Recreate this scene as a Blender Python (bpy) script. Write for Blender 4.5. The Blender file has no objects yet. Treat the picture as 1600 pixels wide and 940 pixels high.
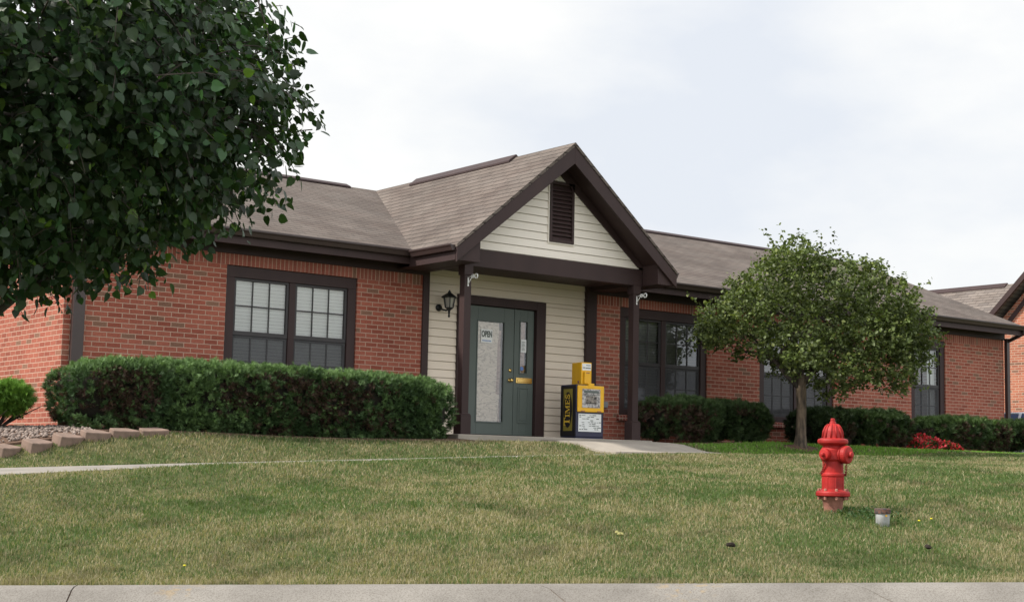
import bpy, bmesh, math, random
import numpy as np
from math import sin, cos, pi, radians as R
from mathutils import Matrix, Vector
random.seed(7); rng = np.random.default_rng(11)
scn = bpy.context.scene

# ------------------------------------------------------------------ camera
CAM = (-7.252, -19.053, -0.414)
YAW, PITCH, ROLL = R(37.61), R(6.21), R(1.20)
fw = Vector((sin(YAW)*cos(PITCH), cos(YAW)*cos(PITCH), sin(PITCH)))
rt = Vector((cos(YAW), -sin(YAW), 0)); up = rt.cross(fw)
rt2 = rt*cos(ROLL)+up*sin(ROLL); up2 = up*cos(ROLL)-rt*sin(ROLL)
cd = bpy.data.cameras.new('camera'); cam = bpy.data.objects.new('camera', cd)
scn.collection.objects.link(cam)
m = Matrix.Identity(4)
for i in range(3):
    m[i][0] = rt2[i]; m[i][1] = up2[i]; m[i][2] = -fw[i]; m[i][3] = CAM[i]
cam.matrix_world = m
cd.sensor_width = 36; cd.lens = 2334.4/1600*36; cd.clip_end = 3000; cd.clip_start = .1
scn.camera = cam

# ------------------------------------------------------------------ light
SUN_ROT = R(22)          # how far behind the facade plane the sun stands
SUN_EL = R(43)
sh = Vector((-cos(SUN_ROT), sin(SUN_ROT), 0))
sdir = sh*cos(SUN_EL)+Vector((0, 0, sin(SUN_EL)))       # towards the sun
sl = bpy.data.lights.new('sun', 'SUN'); sl.energy = 3.9; sl.angle = R(3.0); sl.color = (1, .94, .85)
so = bpy.data.objects.new('sun', sl); scn.collection.objects.link(so)
so.rotation_euler = sdir.to_track_quat('Z', 'Y').to_euler()
so.location = (-20, -5, 30)

wd = bpy.data.worlds.new('World'); scn.world = wd; wd.use_nodes = True
nt = wd.node_tree; nt.nodes.clear(); N = nt.nodes.new; L = nt.links.new
out = N('ShaderNodeOutputWorld'); bg = N('ShaderNodeBackground'); L(bg.outputs[0], out.inputs[0])
bg.inputs[1].default_value = .10
sky = N('ShaderNodeTexSky'); sky.sky_type = 'NISHITA'; sky.sun_disc = False
sky.sun_elevation = SUN_EL; sky.sun_rotation = math.atan2(sh.x, sh.y); sky.dust_density = 3.0; sky.air_density = 1.0
tc = N('ShaderNodeTexCoord')
mp = N('ShaderNodeMapping'); mp.inputs['Scale'].default_value = (1, 1, 2.2); mp.inputs['Location'].default_value = (3.1, 1.7, .4)
L(tc.outputs['Generated'], mp.inputs[0])
n1 = N('ShaderNodeTexNoise'); n1.inputs['Scale'].default_value = 3.0; n1.inputs['Detail'].default_value = 7; n1.inputs['Roughness'].default_value = .52
L(mp.outputs[0], n1.inputs['Vector'])
cr = N('ShaderNodeValToRGB'); cr.color_ramp.elements[0].position = .38; cr.color_ramp.elements[1].position = .62
cr.color_ramp.elements[0].color = (8.35, 8.75, 9.4, 1); cr.color_ramp.elements[1].color = (10.9, 10.8, 10.45, 1)
L(n1.outputs[0], cr.inputs[0])
mixc = N('ShaderNodeMixRGB'); mixc.inputs[0].default_value = .91
# sky gain shaped for fill light: raised behind the viewer, dimmed beyond the building
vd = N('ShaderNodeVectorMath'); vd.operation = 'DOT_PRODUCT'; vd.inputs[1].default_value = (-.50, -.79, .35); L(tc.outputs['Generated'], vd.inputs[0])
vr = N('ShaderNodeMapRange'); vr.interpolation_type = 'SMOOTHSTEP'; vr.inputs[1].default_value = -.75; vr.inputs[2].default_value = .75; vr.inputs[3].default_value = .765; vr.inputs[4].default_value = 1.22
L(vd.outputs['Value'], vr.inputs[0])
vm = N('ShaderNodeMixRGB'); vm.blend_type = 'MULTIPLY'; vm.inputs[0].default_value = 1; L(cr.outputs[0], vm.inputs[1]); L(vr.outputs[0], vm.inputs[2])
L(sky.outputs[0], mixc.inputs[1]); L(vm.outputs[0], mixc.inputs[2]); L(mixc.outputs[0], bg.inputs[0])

scn.view_settings.view_transform = 'Standard'; scn.view_settings.look = 'None'
scn.view_settings.exposure = 0.42; scn.view_settings.gamma = 1.0
scn.view_settings.use_curve_mapping = False
scn.cycles.max_bounces = 6; scn.cycles.transparent_max_bounces = 12

# ------------------------------------------------------------------ ground frame
rh = np.array([cos(YAW), -sin(YAW)]); fh = np.array([sin(YAW), cos(YAW)]); C2 = np.array(CAM[:2])
def W(s, d):
    return C2[0]+rh[0]*s+fh[0]*d, C2[1]+rh[1]*s+fh[1]*d
def SD(x, y):
    return (x-C2[0])*rh[0]+(y-C2[1])*rh[1], (x-C2[0])*fh[0]+(y-C2[1])*fh[1]
def zcurb(s): return -1.31+.0237*np.clip(s, -25, 25)
_cp = []
for s in (-12, -8, -4, -2, 0, 2, 4, 8, 12, 18): _cp.append((*W(s, 11.4), float(zcurb(np.array(float(s))))))
for s, d, z in [(-3.5, 14, -.96), (-1.5, 14.2, -.88), (0, 14.4, -.83), (1.6, 14.5, -.80), (3.12, 14.5, -.79), (3.46, 14, -.89), (5.5, 14.8, -.75),
                (1.5, 17.3, -.50), (3.5, 17.5, -.46), (5.5, 17.5, -.46), (8, 18, -.45), (4.5, 20.2, -.31), (7, 20.5, -.32), (10, 21, -.33),
                (7, 24, -.15), (10, 25, -.16), (14, 27, -.15), (-7, 14, -1.05), (-9, 17, -.8), (-11, 22, -.5), (12, 15, -.75), (16, 20, -.5), (18, 30, -.1)]:
    _cp.append((*W(s, d), z))
_cp += [(-1.8, -3.6, -.60), (-4, -3.6, -.70), (.3, -3.6, -.49), (3, -3.6, -.39), (5, -3.6, -.31), (7, -3.6, -.245), (9.7, -3.6, -.205), (12, -3.6, -.18),
        (-1.5, -2.3, -.36), (-1.1, -2.25, -.29), (-.7, -2.2, -.23), (0, -2.2, -.18), (.9, -2.1, -.15), (2, -1.9, -.14), (4.3, -1.8, -.12), (6, -1.9, -.10),
        (7.5, -2.3, -.11), (9, -1.8, -.06), (11.75, -2.3, -.01), (10.6, -2, -.03), (14, -2, -.01), (16.5, -1.5, -.02), (19, -1.5, -.02), (21, -2, -.03),
        (0, 0, -.09), (-1, -.6, -.12), (-1.6, -1.2, -.2), (5, 0, -.06), (10, 0, -.04), (15, 0, -.02), (21, 0, -.02), (-3, 2, -.2), (0, 8, -.1), (10, 8, -.1), (21, 8, -.1), (28, 4, -.36), (24, 1, -.36), (25, -3, -.36), (23.5, 4, -.36)]
_cp = np.array(_cp); _n = len(_cp)
def _tps(r2): return np.where(r2 > 1e-9, r2*np.log(np.maximum(r2, 1e-9))*.5, 0)
_D = ((_cp[:, None, :2]-_cp[None, :, :2])**2).sum(-1)
_A = np.zeros((_n+3, _n+3)); _A[:_n, :_n] = _tps(_D)+np.eye(_n)*.06
_A[:_n, _n] = 1; _A[:_n, _n+1:] = _cp[:, :2]; _A[_n:, :_n] = _A[:_n, _n:].T
_wt = np.linalg.solve(_A, np.concatenate([_cp[:, 2], np.zeros(3)]))
def ground_z(x, y):
    x = np.atleast_1d(np.asarray(x, float)); y = np.atleast_1d(np.asarray(y, float)); o = np.empty(len(x))
    for a in range(0, len(x), 20000):
        xs, ys = x[a:a+20000], y[a:a+20000]
        r2 = (xs[:, None]-_cp[None, :, 0])**2+(ys[:, None]-_cp[None, :, 1])**2
        z = _tps(r2)@_wt[:_n]+_wt[_n]+_wt[_n+1]*xs+_wt[_n+2]*ys
        s, d = SD(xs, ys)
        far = np.clip((np.hypot(xs-8, ys+3)-17)/16, 0, 1); far = far*far*(3-2*far)
        zf = np.clip(-1.0+.04*(d-14), -1.0, -.35)
        z = z*(1-far)+zf*far
        zp = np.interp(xs, [-14, -4, -1.8, .3, 3, 5, 7, 9.7, 13], [-1.0, -.715, -.60, -.49, -.388, -.312, -.24, -.20, -.175])+np.interp(xs, [-1.8, .4], [.05, .0])*(ys+3.6)
        w = np.clip((1.5-np.abs(ys+3.6))/.85, 0, 1); w = w*w*(3-2*w)*np.clip((15-xs)/2, 0, 1)*np.clip((xs+14)/3, 0, 1)
        z = z*(1-w)+zp*w
        t = np.clip((d-11.4)/1.2, 0, 1)                      # meets the curb
        z = zcurb(s)*(1-t)+np.minimum(z, 0.05)*t*1.0
        o[a:a+20000] = z
    return o
def gz(x, y): return float(ground_z(x, y)[0])

_ng = rng.random((64, 64))
def vnoise(x, y, sc=1.0):
    x = np.asarray(x)*sc+100; y = np.asarray(y)*sc+100
    xi = np.floor(x).astype(int); yi = np.floor(y).astype(int); fx = x-xi; fy = y-yi
    fx = fx*fx*(3-2*fx); fy = fy*fy*(3-2*fy)
    g = lambda a, b: _ng[a % 64, b % 64]
    return (g(xi, yi)*(1-fx)+g(xi+1, yi)*fx)*(1-fy)+(g(xi, yi+1)*(1-fx)+g(xi+1, yi+1)*fx)*fy
def fbm(x, y, sc): return (vnoise(x, y, sc)+.5*vnoise(x, y, sc*2.1)+.25*vnoise(x, y, sc*4.3))/1.75

# ------------------------------------------------------------------ materials
def nmat(name):
    mt = bpy.data.materials.new(name); mt.use_nodes = True; t = mt.node_tree
    return mt, t, t.nodes['Principled BSDF']
def mat(name, c, rough=.6, metal=0, c2=None, nscale=4, bump=0, bscale=60, spec=.4, stretch=None, contrast=(.35, .65), coat=0):
    mt, t, b = nmat(name); b.inputs['Roughness'].default_value = rough; b.inputs['Metallic'].default_value = metal
    b.inputs['Specular IOR Level'].default_value = spec; b.inputs['Base Color'].default_value = (*c, 1)
    b.inputs['Coat Weight'].default_value = coat
    tcn = t.nodes.new('ShaderNodeTexCoord'); vec = tcn.outputs['Object']
    if stretch:
        mpn = t.nodes.new('ShaderNodeMapping'); mpn.inputs['Scale'].default_value = stretch; t.links.new(vec, mpn.inputs[0]); vec = mpn.outputs[0]
    if c2 is None: c2 = tuple(x*.82 for x in c)
    n = t.nodes.new('ShaderNodeTexNoise'); n.inputs['Scale'].default_value = nscale; n.inputs['Detail'].default_value = 5; n.inputs['Roughness'].default_value = .6
    t.links.new(vec, n.inputs['Vector'])
    r = t.nodes.new('ShaderNodeValToRGB'); r.color_ramp.elements[0].position = contrast[0]; r.color_ramp.elements[1].position = contrast[1]
    r.color_ramp.elements[0].color = (*c2, 1); r.color_ramp.elements[1].color = (*c, 1)
    t.links.new(n.outputs[0], r.inputs[0]); t.links.new(r.outputs[0], b.inputs['Base Color'])
    if bump:
        nb = t.nodes.new('ShaderNodeTexNoise'); nb.inputs['Scale'].default_value = bscale; nb.inputs['Detail'].default_value = 4
        t.links.new(vec, nb.inputs['Vector'])
        bm = t.nodes.new('ShaderNodeBump'); bm.inputs['Strength'].default_value = bump; bm.inputs['Distance'].default_value = .01
        t.links.new(nb.outputs[0], bm.inputs['Height']); t.links.new(bm.outputs[0], b.inputs['Normal'])
    return mt
def brick_mat(name, c1, c2, cm, bw, rowh, mortar, offset=.5, bump=.6, rough=.85, olive=(.205, .105, .07), oamt=.10, bias=0.0):
    mt, t, b = nmat(name); nn = t.nodes.new; ll = t.links.new
    b.inputs['Roughness'].default_value = rough; b.inputs['Specular IOR Level'].default_value = .25
    uv = nn('ShaderNodeUVMap'); uv.uv_map = 'UVMap'
    wob = nn('ShaderNodeTexNoise'); wob.inputs['Scale'].default_value = 9; ll(uv.outputs[0], wob.inputs['Vector'])
    wv = nn('ShaderNodeVectorMath'); wv.operation = 'SCALE'; wv.inputs[3].default_value = .006
    wc = nn('ShaderNodeVectorMath'); wc.operation = 'SUBTRACT'; wc.inputs[1].default_value = (.5, .5, .5)
    ll(wob.outputs['Color'], wc.inputs[0]); ll(wc.outputs[0], wv.inputs[0])
    wa = nn('ShaderNodeVectorMath'); ll(uv.outputs[0], wa.inputs[0]); ll(wv.outputs[0], wa.inputs[1])
    bt = nn('ShaderNodeTexBrick'); bt.offset = offset; bt.offset_frequency = 2; bt.squash = 1
    bt.inputs['Scale'].default_value = 1; bt.inputs['Mortar Size'].default_value = mortar; bt.inputs['Mortar Smooth'].default_value = .25
    bt.inputs['Bias'].default_value = bias; bt.inputs['Brick Width'].default_value = bw; bt.inputs['Row Height'].default_value = rowh
    bt.inputs['Color1'].default_value = (0, 0, 0, 1); bt.inputs['Color2'].default_value = (1, 1, 1, 1); bt.inputs['Mortar'].default_value = (.5, .5, .5, 1)
    ll(wa.outputs[0], bt.inputs['Vector'])
    cr = nn('ShaderNodeValToRGB'); e = cr.color_ramp.elements
    e[0].position = 0; e[0].color = (*c1, 1); e[1].position = 1-oamt; e[1].color = (*c2, 1)
    mid = e.new(.5); mid.color = tuple((a+b_)/2*1.12 for a, b_ in zip(c1, c2))+(1,)
    e3 = e.new(1-oamt+.02); e3.color = (*olive, 1)
    ll(bt.outputs['Color'], cr.inputs[0])
    n = nn('ShaderNodeTexNoise'); n.inputs['Scale'].default_value = 45; n.inputs['Detail'].default_value = 5; ll(uv.outputs[0], n.inputs['Vector'])
    n2 = nn('ShaderNodeTexNoise'); n2.inputs['Scale'].default_value = .9; n2.inputs['Detail'].default_value = 4; ll(uv.outputs[0], n2.inputs['Vector'])
    ad = nn('ShaderNodeMath'); ad.operation = 'ADD'; ll(n.outputs[0], ad.inputs[0]); ll(n2.outputs[0], ad.inputs[1])
    mr = nn('ShaderNodeMapRange'); mr.inputs[1].default_value = .6; mr.inputs[2].default_value = 1.4; mr.inputs[3].default_value = .64; mr.inputs[4].default_value = 1.28
    ll(ad.outputs[0], mr.inputs[0])
    mu = nn('ShaderNodeMixRGB'); mu.blend_type = 'MULTIPLY'; mu.inputs[0].default_value = 1; ll(cr.outputs[0], mu.inputs[1]); ll(mr.outputs[0], mu.inputs[2])
    mx = nn('ShaderNodeMixRGB'); ll(bt.outputs['Fac'], mx.inputs[0]); ll(mu.outputs[0], mx.inputs[1]); mx.inputs[2].default_value = (*cm, 1)
    ll(mx.outputs[0], b.inputs['Base Color'])
    sb = nn('ShaderNodeMath'); sb.operation = 'MULTIPLY_ADD'; sb.inputs[1].default_value = -1.0; ll(bt.outputs['Fac'], sb.inputs[0])
    ns = nn('ShaderNodeMath'); ns.operation = 'MULTIPLY'; ns.inputs[1].default_value = .35; ll(n.outputs[0], ns.inputs[0]); ll(ns.outputs[0], sb.inputs[2])
    bm = nn('ShaderNodeBump'); bm.inputs['Strength'].default_value = bump; bm.inputs['Distance'].default_value = .006
    ll(sb.outputs[0], bm.inputs['Height']); ll(bm.outputs[0], b.inputs['Normal'])
    return mt
def leaf_mat(name, rough=.45, trans=.3, spec=.4):
    mt, t, b = nmat(name); b.inputs['Roughness'].default_value = rough; b.inputs['Specular IOR Level'].default_value = spec
    a = t.nodes.new('ShaderNodeAttribute'); a.attribute_name = 'col'; t.links.new(a.outputs['Color'], b.inputs['Base Color'])
    tr = t.nodes.new('ShaderNodeBsdfTranslucent'); mm = t.nodes.new('ShaderNodeMixRGB'); mm.blend_type = 'MULTIPLY'; mm.inputs[0].default_value = 1
    mm.inputs[2].default_value = (1.3, 1.5, .6, 1); t.links.new(a.outputs['Color'], mm.inputs[1]); t.links.new(mm.outputs[0], tr.inputs[0])
    mx = t.nodes.new('ShaderNodeMixShader'); mx.inputs[0].default_value = trans
    t.links.new(b.outputs[0], mx.inputs[1]); t.links.new(tr.outputs[0], mx.inputs[2])
    t.links.new(mx.outputs[0], t.nodes['Material Output'].inputs[0]); return mt
def glass_mat(name, tint, refl=.05, gain=1.3):
    mt, t, b = nmat(name); t.nodes.remove(b); nn = t.nodes.new
    tr = nn('ShaderNodeBsdfTransparent'); tr.inputs[0].default_value = (*tint, 1)
    gl = nn('ShaderNodeBsdfGlossy'); gl.inputs['Roughness'].default_value = .03
    n = nn('ShaderNodeTexNoise'); n.inputs['Scale'].default_value = 2.2; tcn = nn('ShaderNodeTexCoord'); t.links.new(tcn.outputs['Object'], n.inputs['Vector'])
    bm = nn('ShaderNodeBump'); bm.inputs['Strength'].default_value = .05; bm.inputs['Distance'].default_value = .02; t.links.new(n.outputs[0], bm.inputs['Height'])
    t.links.new(bm.outputs[0], gl.inputs['Normal'])
    fr = nn('ShaderNodeFresnel'); fr.inputs[0].default_value = 1.5
    ma = nn('ShaderNodeMath'); ma.operation = 'MULTIPLY_ADD'; ma.inputs[1].default_value = gain; ma.inputs[2].default_value = refl; ma.use_clamp = True
    t.links.new(fr.outputs[0], ma.inputs[0]); mx = nn('ShaderNodeMixShader'); t.links.new(ma.outputs[0], mx.inputs[0])
    t.links.new(tr.outputs[0], mx.inputs[1]); t.links.new(gl.outputs[0], mx.inputs[2]); t.links.new(mx.outputs[0], t.nodes['Material Output'].inputs[0])
    return mt

M = {}
M['brick'] = brick_mat('red_brick', (.240, .065, .042), (.328, .106, .070), (.43, .29, .22), .203, .0677, .0062)
M['brick_far'] = brick_mat('orange_brick', (.30, .10, .06), (.40, .15, .09), (.46, .36, .28), .203, .0677, .007)
M['shingle'] = None
def shingle_mat(name, c1, c2, streak):
    mt = brick_mat(name, c1, c2, tuple(x*.45 for x in c1), .33, .14, .006, bump=.7, rough=.95, olive=tuple(x*.85 for x in c2), oamt=.02)
    t = mt.node_tree; b = t.nodes['Principled BSDF']; src = b.inputs['Base Color'].links[0].from_socket
    uv = t.nodes.new('ShaderNodeUVMap'); uv.uv_map = 'UVMap'
    mp_ = t.nodes.new('ShaderNodeMapping'); mp_.inputs['Scale'].default_value = (.6, 1.0, 1); t.links.new(uv.outputs[0], mp_.inputs[0])
    n = t.nodes.new('ShaderNodeTexNoise'); n.inputs['Scale'].default_value = 1.6; n.inputs['Detail'].default_value = 6; n.inputs['Roughness'].default_value = .65
    t.links.new(mp_.outputs[0], n.inputs['Vector'])
    r = t.nodes.new('ShaderNodeValToRGB'); r.color_ramp.elements[0].position = .35; r.color_ramp.elements[1].position = .62
    r.color_ramp.elements[0].color = (*streak, 1); r.color_ramp.elements[1].color = (1.05, 1.05, 1.05, 1); t.links.new(n.outputs[0], r.inputs[0])
    mu = t.nodes.new('ShaderNodeMixRGB'); mu.blend_type = 'MULTIPLY'; mu.inputs[0].default_value = 1
    t.links.new(src, mu.inputs[1]); t.links.new(r.outputs[0], mu.inputs[2])
    # shadow under each course's butt edge, painted as a dark band in the colour
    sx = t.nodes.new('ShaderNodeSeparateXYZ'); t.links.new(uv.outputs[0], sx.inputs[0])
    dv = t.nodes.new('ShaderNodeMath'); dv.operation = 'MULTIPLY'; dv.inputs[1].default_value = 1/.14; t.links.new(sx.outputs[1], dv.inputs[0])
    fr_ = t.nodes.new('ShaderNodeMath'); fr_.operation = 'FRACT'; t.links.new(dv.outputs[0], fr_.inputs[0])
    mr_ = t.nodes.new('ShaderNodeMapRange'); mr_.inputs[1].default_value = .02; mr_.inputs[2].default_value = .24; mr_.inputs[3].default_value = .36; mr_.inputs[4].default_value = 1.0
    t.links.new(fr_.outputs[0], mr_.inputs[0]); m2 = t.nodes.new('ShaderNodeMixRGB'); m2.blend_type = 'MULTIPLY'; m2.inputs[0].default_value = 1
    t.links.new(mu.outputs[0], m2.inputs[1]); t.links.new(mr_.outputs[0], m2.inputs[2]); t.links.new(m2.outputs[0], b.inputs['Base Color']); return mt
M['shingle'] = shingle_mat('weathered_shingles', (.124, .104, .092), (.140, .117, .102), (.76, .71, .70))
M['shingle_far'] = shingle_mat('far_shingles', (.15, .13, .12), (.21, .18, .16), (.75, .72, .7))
M['trim'] = mat('dark_brown_trim', (.046, .027, .026), .55, c2=(.037, .022, .022), nscale=3, bump=.08, bscale=25, stretch=(1, 1, .3), spec=.25)
M['trim2'] = mat('gutter_brown', (.046, .029, .027), .4, c2=(.04, .025, .024), spec=.5)
M['sash'] = mat('window_sash_bronze', (.038, .033, .035), .45, c2=(.03, .027, .029))
M['siding'] = mat('cream_vinyl_siding', (.76, .655, .54), .55, c2=(.71, .61, .50), nscale=1.3, bump=.05, bscale=40, stretch=(.5, .5, 3))
M['sidingw'] = mat('white_gable_siding', (.80, .735, .66), .55, c2=(.76, .695, .62), nscale=1.3, bump=.05, bscale=40, stretch=(.5, .5, 3))
M['door'] = mat('sage_green_door_paint', (.088, .108, .098), .45, c2=(.08, .10, .09), nscale=2)
M['brass'] = mat('polished_brass', (.75, .52, .18), .25, 1)
M['concrete'] = mat('walk_concrete', (.36, .32, .27), .9, c2=(.28, .25, .215), nscale=2.5, bump=.3, bscale=120)
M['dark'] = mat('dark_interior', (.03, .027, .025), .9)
M['blind'] = mat('white_blind_slats', (.80, .82, .81), .6, c2=(.75, .77, .76))
M['blind_d'] = mat('grey_blind_slats', (.30, .30, .31), .6, c2=(.24, .24, .25))
M['glass_u'] = glass_mat('window_glass', (.95, .97, .96), .07, 1.6)
M['glass_l'] = glass_mat('window_glass_dusty', (.60, .62, .63), .03, 1.1)
M['screen'] = mat('insect_screen', (.10, .10, .105), .9)
# mesh screen lets part of the light through
t_ = M['screen'].node_tree; tr_ = t_.nodes.new('ShaderNodeBsdfTransparent'); mx_ = t_.nodes.new('ShaderNodeMixShader'); mx_.inputs[0].default_value = .45
t_.links.new(tr_.outputs[0], mx_.inputs[1]); t_.links.new(t_.nodes['Principled BSDF'].outputs[0], mx_.inputs[2]); t_.links.new(mx_.outputs[0], t_.nodes['Material Output'].inputs[0])
M['paper'] = mat('kraft_paper_crinkled', (.66, .57, .48), .9, c2=(.50, .42, .35), nscale=7, bump=.9, bscale=9, stretch=(1, 1, 4), contrast=(.3, .5))
M['paper2'] = mat('brown_paper_overlap', (.40, .28, .235), .9, c2=(.27, .19, .16), nscale=7, bump=.9, bscale=9, stretch=(1, 1, 4), contrast=(.3, .5))
M['white'] = mat('white_paper', (.78, .79, .78), .7, c2=(.74, .75, .74))
M['wpaint'] = mat('white_metal_paint', (.8, .8, .79), .4)
M['grey'] = mat('grey_ink', (.13, .15, .14), .7)
M['blueink'] = mat('blue_ink', (.12, .22, .5), .7)
M['black'] = mat('black_metal', (.012, .012, .013), .45)
M['lglass'] = mat('lantern_seeded_glass', (.42, .40, .36), .15, spec=.6)
M['hyd'] = mat('red_hydrant_paint', (.40, .016, .014), .55, c2=(.24, .013, .012), nscale=6, bump=.2, bscale=35, spec=.3)
M['rust'] = mat('rusty_iron', (.36, .16, .12), .85, c2=(.22, .095, .07), nscale=14, bump=.3, bscale=60)
M['chain'] = mat('rusty_chain', (.24, .04, .025), .7)
M['yellow'] = mat('yellow_enamel', (.80, .44, .012), .45, c2=(.70, .37, .012), nscale=5, spec=.5)
M['navy'] = mat('navy_enamel', (.018, .019, .055), .4, c2=(.014, .015, .042), spec=.5)
M['blackp'] = mat('black_enamel', (.014, .012, .016), .45)
M['olive'] = mat('olive_gold_panel', (.26, .21, .035), .6, c2=(.22, .18, .03))
M['gold'] = mat('yellow_lettering', (.75, .50, .05), .6)
M['newsprint'] = mat('newsprint', (.50, .48, .46), .8, c2=(.20, .19, .19), nscale=26, contrast=(.42, .55))
M['pic'] = mat('newspaper_photo', (.28, .25, .22), .8, c2=(.03, .03, .03), nscale=18, contrast=(.4, .55))
M['card'] = mat('printed_card', (.74, .75, .74), .6, c2=(.70, .72, .72))
M['stone'] = mat('edging_stone', (.24, .165, .13), .9, c2=(.17, .12, .095), nscale=8, bump=.4, bscale=70)
M['pipe'] = mat('white_pvc', (.48, .50, .52), .6, c2=(.30, .30, .29), nscale=12)
M['capb'] = mat('brown_corroded_cap', (.14, .07, .05), .8, c2=(.05, .04, .04), nscale=30, contrast=(.45, .55))
M['bark'] = mat('grey_brown_bark', (.175, .13, .09), .9, c2=(.045, .034, .026), nscale=16, bump=1, bscale=34, stretch=(1, 1, .22), contrast=(.40, .66))
M['barkd'] = mat('dark_bark', (.075, .06, .05), .9, c2=(.04, .033, .03), nscale=8, bump=.8, bscale=20, stretch=(1, 1, .3))
M['leafbig'] = leaf_mat('glossy_broad_leaf', .42, .30, .38)
M['leafsm'] = leaf_mat('small_leaf', .5, .25, .3)
M['needle'] = leaf_mat('evergreen_needles', .6, .12, .25)
M['blade'] = leaf_mat('grass_blade', .6, .3, .2)
M['petal'] = leaf_mat('red_petal', .5, .25, .3)
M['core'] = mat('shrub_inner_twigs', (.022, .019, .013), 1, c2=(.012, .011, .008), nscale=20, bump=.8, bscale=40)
M['soil'] = mat('lawn_thatch', (.110, .110, .05), 1, c2=(.06, .075, .028), nscale=5, bump=.8, bscale=90, contrast=(.3, .7), spec=.1)
M['mulch'] = mat('bark_mulch', (.17, .11, .08), 1, c2=(.08, .05, .036), nscale=30, bump=1, bscale=60, spec=.1)
M['gravel'] = mat('pale_pebble', (.52, .44, .38), .9, c2=(.34, .27, .23), nscale=6)
M['asphalt'] = mat('asphalt', (.055, .054, .053), .9, c2=(.04, .04, .04), nscale=20, bump=.5, bscale=150)
M['farlawn'] = mat('far_lawn', (.09, .11, .04), 1, c2=(.06, .08, .03), nscale=.8)
M['clod'] = mat('dark_dry_clod', (.03, .022, .016), 1, bump=.5)
M['car'] = mat('pale_blue_car_paint', (.50, .55, .62), .25, c2=(.48, .53, .6), spec=.6, coat=.6)
M['carglass'] = mat('tinted_car_glass', (.05, .09, .18), .08, spec=.8)
M['tyre'] = mat('tyre_rubber', (.02, .02, .02), .8)
M['rim'] = mat('alloy_rim', (.5, .5, .52), .3, .9)
M['tail'] = mat('red_tail_lens', (.4, .02, .02), .2)
M['lampw'] = mat('clear_lamp_lens', (.7, .7, .7), .15)
M['cable'] = mat('grey_box', (.25, .26, .27), .6)

def crease(mt, dark):  # crease shade painted as dark contour lines in the paper colour
    t = mt.node_tree; b = t.nodes['Principled BSDF']; src = b.inputs['Base Color'].links[0].from_socket; nn = t.nodes.new
    tcn = nn('ShaderNodeTexCoord'); mp_ = nn('ShaderNodeMapping'); mp_.inputs['Scale'].default_value = (2.0, 2.0, 6.5); t.links.new(tcn.outputs['Object'], mp_.inputs[0])
    n = nn('ShaderNodeTexNoise'); n.inputs['Scale'].default_value = 1.5; n.inputs['Detail'].default_value = 3; t.links.new(mp_.outputs[0], n.inputs['Vector'])
    mm = nn('ShaderNodeMath'); mm.operation = 'MULTIPLY'; mm.inputs[1].default_value = 7; t.links.new(n.outputs[0], mm.inputs[0])
    fr_ = nn('ShaderNodeMath'); fr_.operation = 'FRACT'; t.links.new(mm.outputs[0], fr_.inputs[0])
    r = nn('ShaderNodeValToRGB'); e = r.color_ramp.elements; e[0].position = 0; e[0].color = (*dark, 1); e[1].position = .30; e[1].color = (1, 1, 1, 1); t.links.new(fr_.outputs[0], r.inputs[0])
    mu = nn('ShaderNodeMixRGB'); mu.blend_type = 'MULTIPLY'; mu.inputs[0].default_value = 1; t.links.new(src, mu.inputs[1]); t.links.new(r.outputs[0], mu.inputs[2]); t.links.new(mu.outputs[0], b.inputs['Base Color'])
crease(M['paper'], (.50, .46, .43)); crease(M['paper2'], (.5, .45, .42))
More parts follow.
